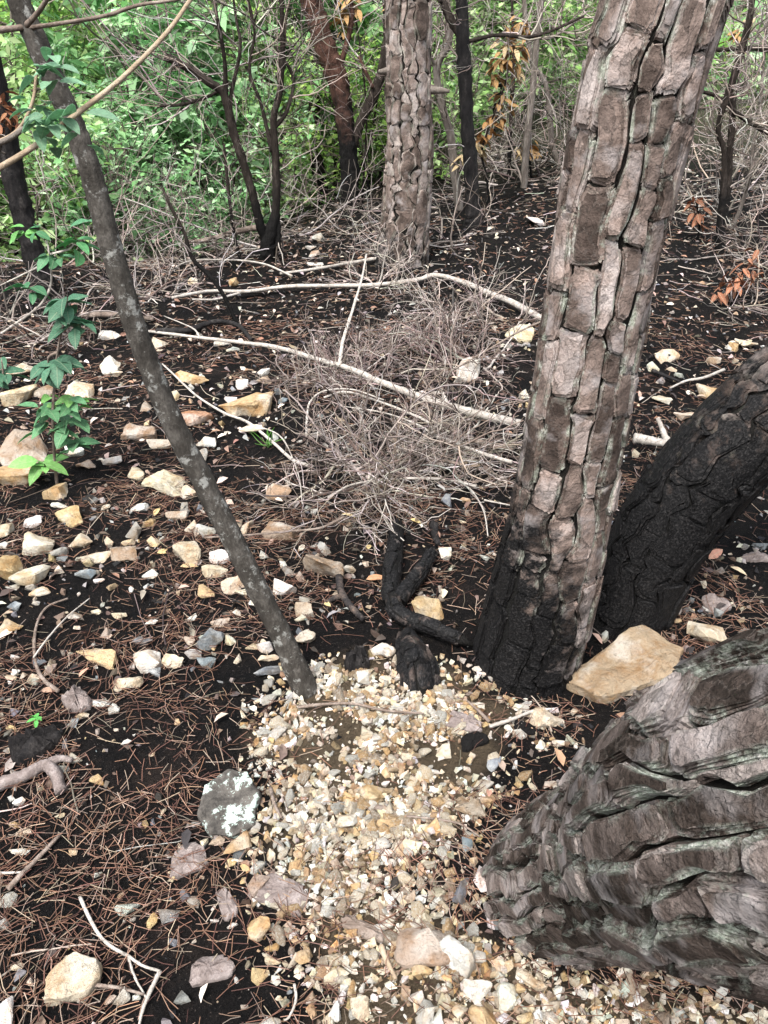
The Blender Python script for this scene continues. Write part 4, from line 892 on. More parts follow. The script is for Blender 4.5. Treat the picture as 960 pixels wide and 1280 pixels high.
# ------------------------------------------------------------------ stones
def hull_mesh(name, pts, cuts, amp, seed, mat, bev=0.0, freq=3.0):
    """angular stone: hull of points, worn edges, fractured relief; unit size about 1"""
    bm = bmesh.new()
    for p in pts: bm.verts.new(p)
    r = bmesh.ops.convex_hull(bm, input=bm.verts)
    bmesh.ops.delete(bm, geom=[v for v in bm.verts if not v.link_faces], context='VERTS')
    if bev: bmesh.ops.bevel(bm, geom=bm.edges[:], offset=bev, segments=1, affect='EDGES', profile=0.6, clamp_overlap=True)
    if cuts:
        bmesh.ops.triangulate(bm, faces=bm.faces[:])
        bmesh.ops.subdivide_edges(bm, edges=[e for e in bm.edges if e.calc_length() > 0.12], cuts=cuts, use_grid_fill=True)
        bmesh.ops.triangulate(bm, faces=bm.faces[:])
    if amp:
        bm.normal_update(); o = Vector((seed * 1.7, seed * 0.3, 0))
        for v in bm.verts:
            n1 = mnoise.noise(v.co * freq + o); n2 = mnoise.noise(v.co * freq * 3 + o)
            st = math.floor(n1 * 4) / 4
            v.co += v.normal * (amp * (0.5 * n1 + 0.5 * st + 0.35 * n2))
    me = bpy.data.meshes.new(name); bm.to_mesh(me); bm.free()
    for p in me.polygons: p.use_smooth = True
    me.set_sharp_from_angle(angle=math.radians(28)); me.materials.append(mat)
    return me

def stone_pts(g, n=15, sq=0.75):
    p = nrm(g.normal(0, 1, (n, 3))); p = np.sign(p) * np.abs(p) ** sq
    p *= g.uniform(0.72, 1.15, (n, 1)); lo, hi = p.min(0), p.max(0)
    return (p - (lo + hi) / 2) / (hi - lo)          # fits a unit box

SC = {'c': (0.47, 0.41, 0.32), 'w': (0.56, 0.54, 0.50), 'o': (0.40, 0.30, 0.175), 't': (0.31, 0.25, 0.20), 'g': (0.27, 0.26, 0.24), 'b': (0.15, 0.17, 0.19), 'd': (0.03, 0.03, 0.032), 'r': (0.42, 0.26, 0.17)}
SN = {'c': 'cream', 'w': 'white', 'o': 'ochre', 't': 'tan', 'g': 'grey', 'b': 'blue-grey', 'd': 'black', 'r': 'reddish'}
heroes = []

def rock(px, py, wpx, hpx, col, seed, label=None, short=None, ang=0.0, name='stone', pts=None, mat=None, flat=None):
    g = np.random.default_rng(seed + 9000)
    b = hit(px, py + hpx * 0.30); dp = depth_of(b); k = dp / F
    dep = math.atan2(CAMH - b[2], math.hypot(b[0], b[1])); W = wpx * k * 1.10; hh = hpx * k * 1.10
    H = np.clip(0.62 * hh, 0.22 * W, 0.9 * W) if flat is None else flat * W
    D = np.clip((hh - H * 0.75 * math.cos(dep)) / math.sin(dep), 0.35 * W, 1.5 * W)
    big = wpx > 22
    P = stone_pts(g, 12 if big else 10) if pts is None else np.asarray(pts, float)
    rz = g.uniform(-0.3, 0.3) if ang == 0 else ang
    if pts is None and ang == 0: rz = g.uniform(-0.2, 0.2)
    P = P * np.array([W, D, H * 1.25]); s = max(W, D)
    me = hull_mesh(name, [Vector(p / s) for p in P], 3 if wpx > 40 else (2 if big else 1), 0.075 if big else 0.05, seed, mat or M['stone'], 0.03, 3.0)
    me.transform(__import__('mathutils').Matrix.Scale(s, 4))
    o = link(name, me, None, (b[0], b[1], float(gz(b[0], b[1])) + H * 0.27)); o.rotation_euler = (g.normal(0, 0.06), g.normal(0, 0.06), rz)
    c = np.array(SC[col]) * (1 + g.normal(0, 0.07)) * (1 + g.normal(0, 0.02, 3)); o.color = (*np.clip(c, 0.02, 0.85), 1)
    if label: tag(o, label, 'stone'); heroes.append((px, py, short or label))
    return o, px, py, wpx, col

HERO = [ # px, py, w, h, colour, label, short name, turn
 (33, 557, 58, 46, 't', 'big rust-stained tan rock behind the leafy sapling at the left edge', 'big rust-stained rock', 0),
 (26, 592, 52, 28, 'o', 'flat rusty slab at the foot of the big rust-stained rock', 'flat rusty slab', 0),
 (308, 501, 64, 32, 'o', 'large rough ochre rock lying left of the brush tangle', 'rough ochre rock', 0.1),
 (245, 521, 50, 24, 'r', 'reddish-brown rock just right of the slim tree', 'reddish-brown rock', 0),
 (240, 471, 46, 17, 'o', 'long low ochre stone on dark soil right of the slim tree', 'long low ochre stone', -0.1),
 (211, 598, 50, 34, 'c', 'large smooth cream stone touching the left side of the slim tree', 'large smooth cream stone', -0.25),
 (177, 539, 42, 24, 't', 'pinkish tan stone with a dark side left of the slim tree', 'pinkish tan stone', 0),
 (102, 486, 36, 27, 'c', 'tilted cream stone behind the green sapling', 'tilted cream stone', 0.4),
 (27, 491, 32, 30, 'c', 'blocky cream stone near the left edge above the sapling', 'blocky cream stone', 0),
 (137, 457, 25, 22, 'w', 'white stone standing among twigs behind the sapling', 'white stone among twigs', 0),
 (71, 611, 27, 25, 'o', 'square ochre stone just below the sapling', 'square ochre stone', 0.2),
 (7, 655, 17, 42, 'c', 'tall cream stone cut by the left edge', 'tall cream stone', 0),
 (88, 644, 35, 27, 'o', 'pale ochre angular stone below the square ochre stone', 'pale ochre angular stone', 0.2),
 (50, 677, 38, 32, 'c', 'slanted cream stone near the left edge', 'slanted cream stone', 0.5),
 (101, 673, 33, 21, 'c', 'rounded cream block in the left row of stones', 'rounded cream block', 0.1),
 (119, 694, 43, 18, 'c', 'long cream stone in the left row of stones', 'long cream stone', 0),
 (155, 690, 33, 24, 't', 'mottled grey-tan stone touching the long cream stone', 'mottled grey-tan stone', 0),
 (13, 704, 34, 34, 'o', 'warm ochre rock at the left edge', 'warm ochre rock', 0),
 (37, 713, 50, 32, 'c', 'big cream rock with a brown scar near the left edge', 'big cream rock', -0.1),
 (235, 686, 33, 38, 'c', 'upright mossy cream stone left of the slim tree', 'upright mossy stone', 0),
 (222, 641, 29, 19, 't', 'flat pinkish stone above the upright mossy stone', 'flat pinkish stone', 0),
 (124, 814, 64, 24, 'o', 'long pointed yellow-ochre stone on black soil', 'pointed yellow stone', -0.45),
 (187, 821, 32, 32, 'w', 'pointed white stone right of the long yellow stone', 'pointed white stone', 0.5),
 (218, 825, 25, 19, 'c', 'cream wedge stone beside the pointed white stone', 'cream wedge stone', -0.3),
 (158, 852, 37, 19, 'c', 'knobbly cream stone below the pointed white stone', 'knobbly cream stone', 0.1),
 (14, 783, 33, 19, 'o', 'flat ochre stone at the left edge above the curved stick', 'flat ochre stone', 0),
 (264, 794, 41, 28, 'b', 'blue-grey stone left of the slim tree foot', 'blue-grey stone', 0),
 (354, 657, 47, 36, 't', 'squat tan stone under the straight brown twig', 'squat tan stone', 0),
 (405, 699, 36, 56, 't', 'long tan stone standing beside the scorched stub', 'long tan stone', 0.5),
 (268, 711, 33, 25, 'c', 'notched cream stone left of the slim tree', 'notched cream stone', -0.2),
 (275, 693, 25, 22, 'w', 'sharp white stone above the notched cream stone', 'sharp white stone', 0.3),
 (294, 729, 31, 20, 'c', 'cream block against the left of the slim tree', 'cream block', 0),
 (258, 738, 21, 20, 'o', 'small pale-ochre stone below the notched cream stone', 'small pale-ochre stone', 0.4),
 (355, 731, 31, 23, 'w', 'white-grey speckled stone right of the slim tree', 'white-grey speckled stone', 0.3),
 (380, 759, 22, 28, 'c', 'cream stone standing right of the slim tree above its foot', 'standing cream stone', 0),
 (382, 794, 27, 20, 'c', 'cream stone right behind the slim tree foot', 'cream stone behind the tree foot', 0),
 (332, 799, 21, 27, 'w', 'pale stone left behind the slim tree foot', 'pale stone behind the tree foot', 0),
 (535, 754, 43, 28, 'o', 'ochre stone with dark face by the charred fork', 'ochre stone by the charred fork', -0.5),
 (475, 811, 35, 25, 'w', 'bright white stone with a burnt corner at the gravel top', 'bright white stone', 0),
 (883, 784, 46, 38, 'c', 'pale angular stone behind the near trunk at the right', 'pale angular stone', 0.2),
 (680, 893, 44, 28, 'c', 'cream slab at the foot of the scaly pine', 'cream slab', 0.15),
 (583, 459, 33, 36, 'w', 'tall pale stone standing inside the pinkish brush', 'tall pale stone', 0),
 (650, 414, 36, 25, 'c', 'pale stone against the left edge of the scaly pine', 'pale stone by the pine', 0),
 (833, 445, 32, 17, 'c', 'pale wedge stone in the clearing right of the scaly pine', 'pale wedge stone', 0),
 (885, 489, 24, 19, 'o', 'ochre stone just above the charred trunk', 'ochre stone above the charred trunk', 0.5),
 (298, 1052, 34, 27, 'o', 'rounded yellow stone below the lichen rock', 'rounded yellow stone', 0.2),
 (324, 1158, 29, 29, 'o', 'lumpy yellowish stone below the grey-brown bark slab', 'lumpy yellowish stone', 0),
 (586, 1007, 38, 27, 't', 'large tan-grey stone on gravel beside the near trunk', 'tan-grey gravel stone', 0.1),
 (463, 988, 30, 24, 'o', 'yellow-topped stone in the middle of the gravel', 'yellow-topped stone', 0),
 (434, 1022, 25, 27, 'w', 'brightest white stone in the middle of the gravel', 'brightest white stone', 0),
 (536, 1172, 78, 54, 't', 'big greenish-tan rock at the lower gravel beside the near trunk', 'big greenish-tan rock', -0.1),
 (572, 1190, 42, 52, 'w', 'white block with black specks on the big greenish-tan rock', 'white speckled block', 0.1),
 (524, 1206, 31, 30, 'o', 'ochre wedge tucked under the big greenish-tan rock', 'ochre wedge', -0.5),
 (595, 1236, 38, 27, 'w', 'snow-white stone at the bottom near the trunk', 'snow-white stone', 0),
 (610, 1268, 46, 46, 'o', 'pale yellow rock cut by the bottom edge', 'pale yellow rock', 0),
 (633, 1240, 25, 36, 'w', 'white stone upright beside the pale yellow rock', 'white upright stone', 0),
 (452, 1256, 23, 28, 'c', 'pale yellow-green stone in the bottom gravel', 'yellow-green stone', 0),
 (10, 1260, 26, 36, 'w', 'white-grey stone in the bottom left corner', 'corner stone', 0),
 (663, 1222, 44, 14, 'c', 'long cream stone lying against the near trunk foot', 'long stone at the trunk foot', -0.7)]
sd_i = 0
for px, py, wp, hp, c, lab, sh, an in HERO:
    sd_i += 1; rock(px, py, wp, hp, c, sd_i, lab, sh, an)
# shaped rocks
def outline_rock(corners, label, short, col, thick, seed, mat=None, name='rock', top_tilt=0.0):
    """slab whose outline is given by pixels on its top, with a lower rim below"""
    P = np.array([hit(x, y, thick) for x, y in corners]); c = P.mean(0); g = np.random.default_rng(seed); q = []
    for p in P:
        d = p - c; q.append((d[0] * 0.93, d[1] * 0.93, thick * 0.28 + g.normal(0, thick * 0.10) + top_tilt * d[1])); q.append((d[0] * 1.0, d[1] * 1.0, thick * 0.05)); q.append((d[0] * 0.94, d[1] * 0.94, -thick * 1.1))
    q.append((0.02, 0, thick * 0.36)); s = max(np.ptp(P[:, 0]), 0.05)
    me = hull_mesh(name, [Vector(v) / s for v in q], 6, 0.07, seed, mat or M['stone'], 0.015, 3.0)
    me.transform(__import__('mathutils').Matrix.Scale(s, 4))
    o = link(name, me, None, (c[0], c[1], c[2] - thick * 0.15)); o.color = (*SC[col], 1); tag(o, label, 'stone'); heroes.append((np.mean([a for a, _ in corners]), np.mean([a for _, a in corners]), short)); return o
outline_rock([(695, 848), (712, 833), (765, 800), (802, 783), (820, 795), (858, 808), (850, 836), (800, 856), (745, 866)], 'large flat tan-orange rock wedged between the pine trunks', 'large flat rock', 'o', 0.038, 61, top_tilt=0.16).color = (0.31, 0.24, 0.165, 1)
outline_rock([(50, 1246), (56, 1224), (82, 1198), (97, 1190), (101, 1200), (124, 1197), (124, 1218), (104, 1238)], 'peaked pale rock with rusty side near the bottom left', 'peaked pale rock', 'c', 0.035, 62, top_tilt=0.15)
ml, n_, b_ = newmat('lichen_rock'); q_ = NB(n_); v_ = q_.coord()
cc_ = q_.ramp(q_.noise(30, 5, 0.7, v_), [(0.35, (0.03, 0.028, 0.026)), (0.65, (0.11, 0.10, 0.09))])
cc_ = q_.mix(q_.ramp(q_.noise(14, 6, 0.8, v_), [(0.53, 0.0), (0.57, 1.0)]), cc_, q_.mix(q_.noise(120, 4, 0.7, v_), (0.20, 0.28, 0.25), (0.52, 0.60, 0.56)))
q_.l(cc_, b_.inputs['Base Color']); q_.l(q_.bump(q_.noise(50, 6, 0.7, v_), 0.9, 0.006), b_.inputs['Normal'])
outline_rock([(246, 1020), (252, 985), (285, 963), (312, 968), (324, 992), (318, 1025), (290, 1042), (262, 1040)], 'dark rock crusted with pale green lichen left of the gravel', 'lichen rock', 'g', 0.028, 63, ml, top_tilt=0.1)

SMALL = [(25, 461, 38, 15, 'c'), (57, 488, 24, 20, 't'), (150, 465, 16, 12, 'c'), (138, 417, 24, 12, 'w'), (199, 429, 22, 14, 'c'), (218, 494, 13, 12, 'c'), (95, 561, 24, 18, 'w'), (108, 579, 24, 14, 'c'), (141, 574, 22, 13, 'w'),
 (171, 590, 22, 20, 'c'), (199, 555, 30, 14, 'c'), (236, 614, 20, 18, 'c'), (174, 630, 24, 16, 'w'), (184, 507, 12, 12, 't'), (75, 629, 22, 11, 'w'), (115, 623, 18, 12, 'd'), (278, 429, 20, 8, 'w'), (292, 436, 17, 8, 'w'),
 (330, 465, 15, 10, 'w'), (331, 475, 20, 12, 't'), (304, 478, 18, 14, 'w'), (318, 537, 36, 19, 'c'), (256, 552, 30, 16, 'w'), (253, 568, 16, 20, 'g'), (348, 613, 33, 22, 't'), (5, 681, 12, 10, 'w'), (43, 650, 23, 14, 'w'),
 (76, 688, 18, 20, 'g'), (76, 711, 11, 12, 'w'), (50, 738, 28, 12, 'c'), (16, 733, 18, 8, 'g'), (110, 717, 28, 12, 'b'), (124, 726, 14, 7, 'w'), (188, 717, 18, 12, 'w'), (239, 657, 16, 14, 'c'), (258, 663, 26, 14, 'g'),
 (170, 660, 17, 22, 'g'), (95, 768, 22, 13, 't'), (149, 767, 22, 11, 'c'), (190, 777, 14, 12, 'w'), (97, 785, 10, 7, 'w'), (163, 736, 8, 8, 'w'), (18, 756, 17, 14, 'b'), (177, 799, 26, 11, 'b'), (18, 841, 14, 11, 'w'),
 (29, 843, 9, 10, 't'), (128, 875, 20, 14, 'w'), (194, 838, 14, 14, 'b'), (122, 972, 18, 12, 'o'), (25, 1000, 16, 12, 'w'), (19, 1030, 16, 8, 'o'), (27, 1039, 26, 9, 'c'), (25, 1061, 25, 12, 'w'), (75, 1018, 12, 7, 'c'), (92, 1064, 12, 8, 'c'),
 (204, 1014, 7, 10, 'c'), (92, 903, 14, 12, 'b'), (143, 885, 14, 14, 'g'), (222, 902, 8, 8, 'o'), (190, 942, 8, 6, 'c'), (304, 738, 20, 12, 'c'), (376, 772, 16, 9, 'c'), (275, 777, 24, 14, 't'), (297, 765, 12, 10, 'w'),
 (240, 771, 12, 10, 'w'), (258, 825, 24, 16, 'b'), (242, 815, 20, 12, 'g'), (335, 821, 26, 10, 'c'), (336, 838, 34, 14, 'b'), (297, 822, 10, 12, 'c'), (315, 806, 16, 9, 'o'), (330, 803, 10, 9, 'o'), (354, 705, 11, 9, 'w'),
 (361, 713, 20, 11, 'g'), (376, 720, 12, 12, 't'), (330, 692, 14, 14, 'w'), (318, 752, 14, 10, 'w'), (296, 653, 16, 22, 't'), (309, 655, 14, 20, 'c'), (556, 691, 16, 16, 'w'), (558, 625, 14, 18, 'b'), (457, 704, 8, 9, 'c'),
 (917, 433, 13, 16, 'o'), (931, 428, 24, 14, 'c'), (815, 457, 11, 18, 'w'), (858, 518, 28, 11, 'c'), (826, 498, 24, 11, 'c'), (892, 450, 17, 9, 't'), (241, 352, 12, 10, 'c'), (292, 352, 13, 13, 'o'), (395, 330, 20, 10, 'w'),
 (398, 297, 14, 10, 'w'), (388, 309, 14, 8, 'w'), (393, 317, 11, 8, 't'), (655, 492, 12, 22, 'w'), (614, 285, 10, 8, 'w'), (668, 277, 18, 12, 'w'), (298, 1073, 18, 9, 'w'), (322, 1083, 17, 11, 'w'), (348, 1087, 19, 13, 'w'),
 (370, 1080, 17, 20, 'o'), (374, 1066, 15, 12, 'o'), (340, 1181, 19, 11, 'o'), (342, 1196, 22, 15, 'c'), (326, 1216, 22, 22, 'o'), (379, 1195, 19, 20, 'o'), (345, 1223, 12, 12, 'w'), (348, 1212, 10, 14, 'w'), (415, 1218, 17, 20, 'c'),
 (430, 1212, 16, 16, 'c'), (462, 929, 24, 16, 'w'), (552, 935, 21, 20, 'c'), (610, 995, 20, 18, 'o'), (602, 980, 25, 14, 'g'), (483, 1030, 25, 17, 'o'), (418, 1261, 15, 24, 'w'), (545, 1266, 15, 30, 'w'), (12, 1123, 20, 18, 'g'),
 (5, 1152, 14, 14, 'g'), (22, 1206, 16, 12, 'c'), (40, 1225, 10, 10, 'w'), (338, 1276, 26, 14, 'g'), (455, 845, 18, 20, 'w'), (462, 862, 22, 16, 'c'), (481, 848, 14, 14, 'c'), (598, 881, 15, 11, 'c'), (537, 873, 14, 14, 'o'), (530, 885, 14, 14, 'c'),
 (551, 875, 13, 11, 'w'), (534, 901, 15, 12, 'w'), (460, 912, 16, 20, 'c'), (510, 945, 16, 10, 'c'), (400, 957, 16, 10, 'w'), (520, 1245, 20, 18, 'w'), (575, 1262, 20, 20, 'c'), (440, 1232, 14, 24, 'o'), (345, 1170, 8, 8, 'w'), (291, 1156, 12, 8, 'w'),
 (655, 1270, 22, 18, 'o'), (690, 1268, 16, 14, 'w'), (940, 1272, 40, 18, 'w'), (800, 1262, 18, 12, 'c'), (745, 1258, 14, 10, 'o'), (870, 1268, 16, 12, 'c'), (912, 905 - 470, 10, 8, 'w'), (700, 716, 10, 8, 'w'), (806, 738, 10, 8, 'w')]
used = {}
def rel_label(px, py, wp, col):
    size = 'tiny' if wp < 12 else ('small' if wp < 20 else 'medium')
    for hx, hy, sh in sorted(heroes, key=lambda h: math.hypot(h[0] - px, h[1] - py)):
        dx, dy = px - hx, py - hy
        dr = ('right of' if dx > 0 else 'left of') if abs(dx) > abs(dy) else ('below' if dy > 0 else 'above')
        lab = f'{size} {SN[col]} stone {"just " if math.hypot(dx, dy) < 90 else ""}{dr} the {sh}'
        if lab not in used: used[lab] = 1; return lab
    return lab
for px, py, wp, hp, c in SMALL:
    sd_i += 1; o = rock(px, py, wp, hp, c, sd_i)[0]; tag(o, rel_label(px, py, wp, c), 'stone', 'smaller loose stones')

# ------------------------------------------------------------------ gravel: pebbles one by one, then the fine rest
PG = np.random.default_rng(77); PM = [hull_mesh('pebble', [Vector(p) for p in stone_pts(PG, 15, 0.8) * np.array([1, PG.uniform(0.6, 0.9), PG.uniform(0.45, 0.75)])], 0, 0, k, M['stone'], 0.06) for k in range(14)]
PCOL = [((0.64, 0.62, 0.58), 'white'), ((0.52, 0.45, 0.34), 'cream'), ((0.42, 0.30, 0.17), 'ochre'), ((0.33, 0.28, 0.22), 'tan'), ((0.55, 0.50, 0.41), 'cream'), ((0.46, 0.46, 0.43), 'white')]
def ground_pts(n, g, pxr, pyr, test):
    """random ground points inside a pixel window, even per ground area"""
    lo = hit(pxr[0], pyr[1]); hi = hit(pxr[1], pyr[0]); a = hit(pxr[0], pyr[0]); b = hit(pxr[1], pyr[1]); out = []
    x0, x1 = min(lo[0], a[0]), max(hi[0], b[0]); y0_, y1_ = min(lo[1], b[1]), max(hi[1], a[1])
    tot = 0
    while tot < n:
        x = g.uniform(x0, x1, n * 3); y = g.uniform(y0_, y1_, n * 3); k = test(x, y, g); out.append(np.stack([x[k], y[k]], -1)); tot += int(k.sum())
    return np.concatenate(out)[:n]
def t_gravel(x, y, g):
    P = np.stack([x, y, gz(x, y)], -1); px, py, d = proj(P)
    return gravel_mask(x + g.normal(0, 0.07, len(x)), y + g.normal(0, 0.07, len(x))) & (px > 300) & (px < 990) & (py < 1330) & (g.uniform(0, 1, len(x)) < 0.12 + 1.8 * sst(0.26, 0.72, fbm(x * 7, y * 7, 3, 91)))
gp = ground_pts(300, PG, (300, 990), (830, 1278), lambda x, y, g: t_gravel(x, y, g) & (proj(np.stack([x, y, 0 * x], -1))[0] < 660 ))
for x, y in gp:
    k = int(PG.integers(0, 6)); s = 0.0235 * PG.uniform(0.65, 1.7); me = PM[int(PG.integers(0, 14))]
    o = link('pebble', me, None, (x, y, float(gz(x, y)) + s * 0.15)); o.scale = (s * PG.uniform(0.9, 1.4), s, s); o.rotation_euler = (PG.normal(0, 0.4), PG.normal(0, 0.4), PG.uniform(0, 6.28))
    o.color = (*np.clip(np.array(PCOL[k][0]) * (1 + PG.normal(0, 0.08)), 0, 0.85), 1)
    ppx, ppy, _ = proj(np.array([x, y, 0.0])); hx, hy, sh = min(heroes, key=lambda h: math.hypot(h[0] - ppx, h[1] - ppy)); dx, dy = ppx - hx, ppy - hy
    dr = ('right of' if dx > 0 else 'left of') if abs(dx) > abs(dy) else ('below' if dy > 0 else 'above')
    lab = f'{"larger" if s > 0.026 else "small"} {PCOL[k][1]} gravel pebble {dr} the {sh}'
    tag(o, lab, 'pebble', 'loose pebbles of the gravel patch')
def scatter(meshes, xy, size, cols, g, zoff=0.1, tilt=0.5, zs=(1, 1)):
    """many small solids in one mesh"""
    V, T, C = [], [], []; o = 0
    base = []
    for me in meshes:
        v = np.zeros(len(me.vertices) * 3); me.vertices.foreach_get('co', v); me.calc_loop_triangles(); t = np.zeros(len(me.loop_triangles) * 3, int); me.loop_triangles.foreach_get('vertices', t); base.append((v.reshape(-1, 3), t.reshape(-1, 3)))
    N = len(xy); w_ = g.integers(0, len(base), N); z = gz(xy[:, 0], xy[:, 1])
    for m in range(len(base)):
        k = np.where(w_ == m)[0]; v, t = base[m]; n = len(k)
        a, b, c = g.uniform(0, 6.28, n), g.normal(0, tilt, n), g.normal(0, tilt, n)
        s = size[k][:, None] * np.stack([g.uniform(0.8, 1.4, n), g.uniform(0.7, 1.1, n), g.uniform(zs[0], zs[1], n)], -1)
        p = v[None] * s[:, None]
        y1_ = p[..., 1] * np.cos(b)[:, None] - p[..., 2] * np.sin(b)[:, None]; z1_ = p[..., 1] * np.sin(b)[:, None] + p[..., 2] * np.cos(b)[:, None]
        x2 = p[..., 0] * np.cos(c)[:, None] + z1_ * np.sin(c)[:, None]; z2 = -p[..., 0] * np.sin(c)[:, None] + z1_ * np.cos(c)[:, None]
        x3 = x2 * np.cos(a)[:, None] - y1_ * np.sin(a)[:, None]; y3 = x2 * np.sin(a)[:, None] + y1_ * np.cos(a)[:, None]
        P = np.stack([x3 + xy[k, 0][:, None], y3 + xy[k, 1][:, None], z2 + (z[k] + zoff * size[k])[:, None]], -1)
        V.append(P.reshape(-1, 3)); T.append((t[None] + (np.arange(n) * len(v))[:, None, None] + o).reshape(-1, 3)); C.append(np.repeat(cols[k], len(v), 0)); o += n * len(v)
    return np.vstack(V), None, np.vstack(T), np.vstack(C)
TM = [hull_mesh('chip', [Vector(p) for p in stone_pts(PG, 10, 0.8) * np.array([1, PG.uniform(0.65, 0.95), PG.uniform(0.55, 0.85)])], 0, 0, k, M['stone'], 0.0) for k in range(10)]
xy = ground_pts(7500, PG, (300, 990), (820, 1330), t_gravel)
g_ = scatter(TM, xy, 0.0095 * PG.lognormal(0, 0.6, len(xy)).clip(0.3, 2.6), pick([c for c, _ in PCOL] + [(0.30, 0.22, 0.14), (0.22, 0.17, 0.12)], len(xy), PG, 0.2), PG, 0.15)
o = link('gravel', make_mesh('gravel', g_[0], None, g_[2], g_[3], False, None, M['stone_v'])); tag(o, 'patch of fine pale crushed stone in the foreground', 'gravel', kind='stuff')
# loose small stones over the burnt soil
xy = ground_pts(3400, PG, (-60, 1020), (330, 1320), lambda x, y, g: (g.uniform(0, 1, len(x)) < sst(0.40, 0.62, fbm(x * 2.2, y * 2.2, 3, 12)) * sst(5.5, 2.0, y)))
g_ = scatter(TM, xy, 0.014 * PG.lognormal(0, 0.65, len(xy)).clip(0.3, 3.2), pick([SC[k] for k in 'cwotggb'] , len(xy), PG, 0.2), PG, 0.1)
o = link('scattered_chippings', make_mesh('scattered_chippings', g_[0], None, g_[2], g_[3], False, None, M['stone_v'])); tag(o, 'small stone chippings strewn over the burnt soil', 'chippings', kind='stuff')
# charcoal crumbs
xy = ground_pts(24000, PG, (-80, 1040), (250, 1330), lambda x, y, g: (g.uniform(0, 1, len(x)) < np.where(gravel_mask(x, y), 0.15, 1.0) * sst(12, 2.0, y)))
CM = [hull_mesh('crumb', [Vector(v) for v in stone_pts(PG, 7) * np.array([1, 0.8, 0.7])], 0, 0, k, M['stone'], 0.0) for k in range(8)]
g_ = scatter(CM, xy, 0.011 * PG.lognormal(0, 0.65, len(xy)).clip(0.3, 2.8), pick([(0.012, 0.012, 0.013), (0.02, 0.018, 0.017), (0.045, 0.038, 0.034), (0.11, 0.11, 0.115), (0.09, 0.065, 0.055), (0.16, 0.14, 0.13), (0.06, 0.042, 0.034), (0.10, 0.07, 0.055)], len(xy), PG, 0.25), PG, 0.1, 0.3)
o = link('charcoal_crumbs', make_mesh('charcoal_crumbs', g_[0], None, g_[2], g_[3], False, None, M['charbit'])); tag(o, 'black charcoal crumbs covering the burnt soil', 'charcoal', kind='stuff')

# ------------------------------------------------------------------ pine needles and dead leaves
def needle_den(x, y, g):
    P = np.stack([x, y, gz(x, y)], -1); px, py, d = proj(P)
    den = 0.40 + 0.0 * x
    den = np.where((py > 870) & (px < 520), 1.0, den); den = np.where((py > 600) & (py <= 870), 0.42, den); den = np.where(py <= 600, 0.16, den); den = np.where(py <= 400, 0.06, den)
    den = np.where(gravel_mask(x, y), 0.26, den)
    den = np.where((px > 490) & (px < 640) & (py > 1050) & (py < 1150), 1.5, den)
    den = den * (0.15 + 1.7 * sst(0.32, 0.66, fbm(x * 3.2 + 9, y * 3.2, 3, 44)))
    return g.uniform(0, 1, len(x)) * 1.1 < den * sst(9, 2.2, y) ** 0.7
NG = np.random.default_rng(5)
xy = ground_pts(76000, NG, (-80, 1040), (300, 1340), needle_den)
nn = len(xy); L = NG.uniform(0.03, 0.11, nn); th = 2.2 * fbm(xy[:, 0] * 2.5, xy[:, 1] * 2.5, 2, 8) * np.pi + NG.normal(0, 0.9, nn)
K = 3; t = np.linspace(-0.5, 0.5, K); bend = NG.normal(0, 0.5, nn)
A_ = th[:, None] + bend[:, None] * t[None]; dx = np.cumsum(np.cos(A_), 1); dy = np.cumsum(np.sin(A_), 1)
dx -= dx.mean(1, keepdims=True); dy -= dy.mean(1, keepdims=True)
PX = xy[:, 0:1] + dx * L[:, None] / K; PY = xy[:, 1:2] + dy * L[:, None] / K
PZ = gz(PX, PY); PZ = 0.35 * PZ + 0.65 * PZ.max(1, keepdims=True) + NG.uniform(0.001, 0.014, (nn, 1)) + NG.normal(0, 0.004, (nn, 1)) * t[None] * 2 + 0.001
V, Q = tubes(np.stack([PX, PY, PZ], -1), np.repeat(NG.uniform(0.0006, 0.00095, nn)[:, None], K, 1) * np.maximum(1, xy[:, 1:2] / 2.6), 3); Q = Q.reshape(-1, 3, 4)[:, 1:].reshape(-1, 4)
nc = pick([(0.115, 0.062, 0.044), (0.16, 0.09, 0.063), (0.09, 0.05, 0.038), (0.22, 0.14, 0.10), (0.14, 0.078, 0.056), (0.08, 0.042, 0.033), (0.27, 0.21, 0.165), (0.055, 0.03, 0.025), (0.15, 0.10, 0.075), (0.14, 0.11, 0.09)], nn, NG, 0.2)
o = link('pine_needles', make_mesh('pine_needles', V, Q, None, percol(nc, K * 3), True, None, M['needle'])); tag(o, 'fallen rust-brown pine needles strewn over the ground', 'pine needles', kind='stuff')
xy = ground_pts(13000, NG, (-80, 1040), (215, 1330), lambda x, y, g: (g.uniform(0, 1, len(x)) < np.where(gravel_mask(x, y), 0.08, 1.0) * (0.22 + 0.78 * sst(1.2, 4.5, y)) * (0.3 + fbm(x * 1.6, y * 1.6, 3, 3)) * sst(16, 8, y)))
n = len(xy); dr = NG.normal(0, 1, (n, 3)) * np.array([1, 1, 0.25])
V, Q, T = leaves(np.stack([xy[:, 0], xy[:, 1], gz(xy[:, 0], xy[:, 1]) + NG.uniform(0.004, 0.02, n)], -1), dr, 0.042, NG, 0.45, 0.5, 0.0)
V[:, 2] = np.maximum(V[:, 2], gz(V[:, 0], V[:, 1]) + 0.002)
lc = pick([(0.20, 0.14, 0.11), (0.32, 0.25, 0.20), (0.12, 0.085, 0.07), (0.42, 0.35, 0.29), (0.07, 0.055, 0.05), (0.28, 0.17, 0.12), (0.52, 0.46, 0.40), (0.05, 0.045, 0.045), (0.30, 0.28, 0.27)], n, NG, 0.2)
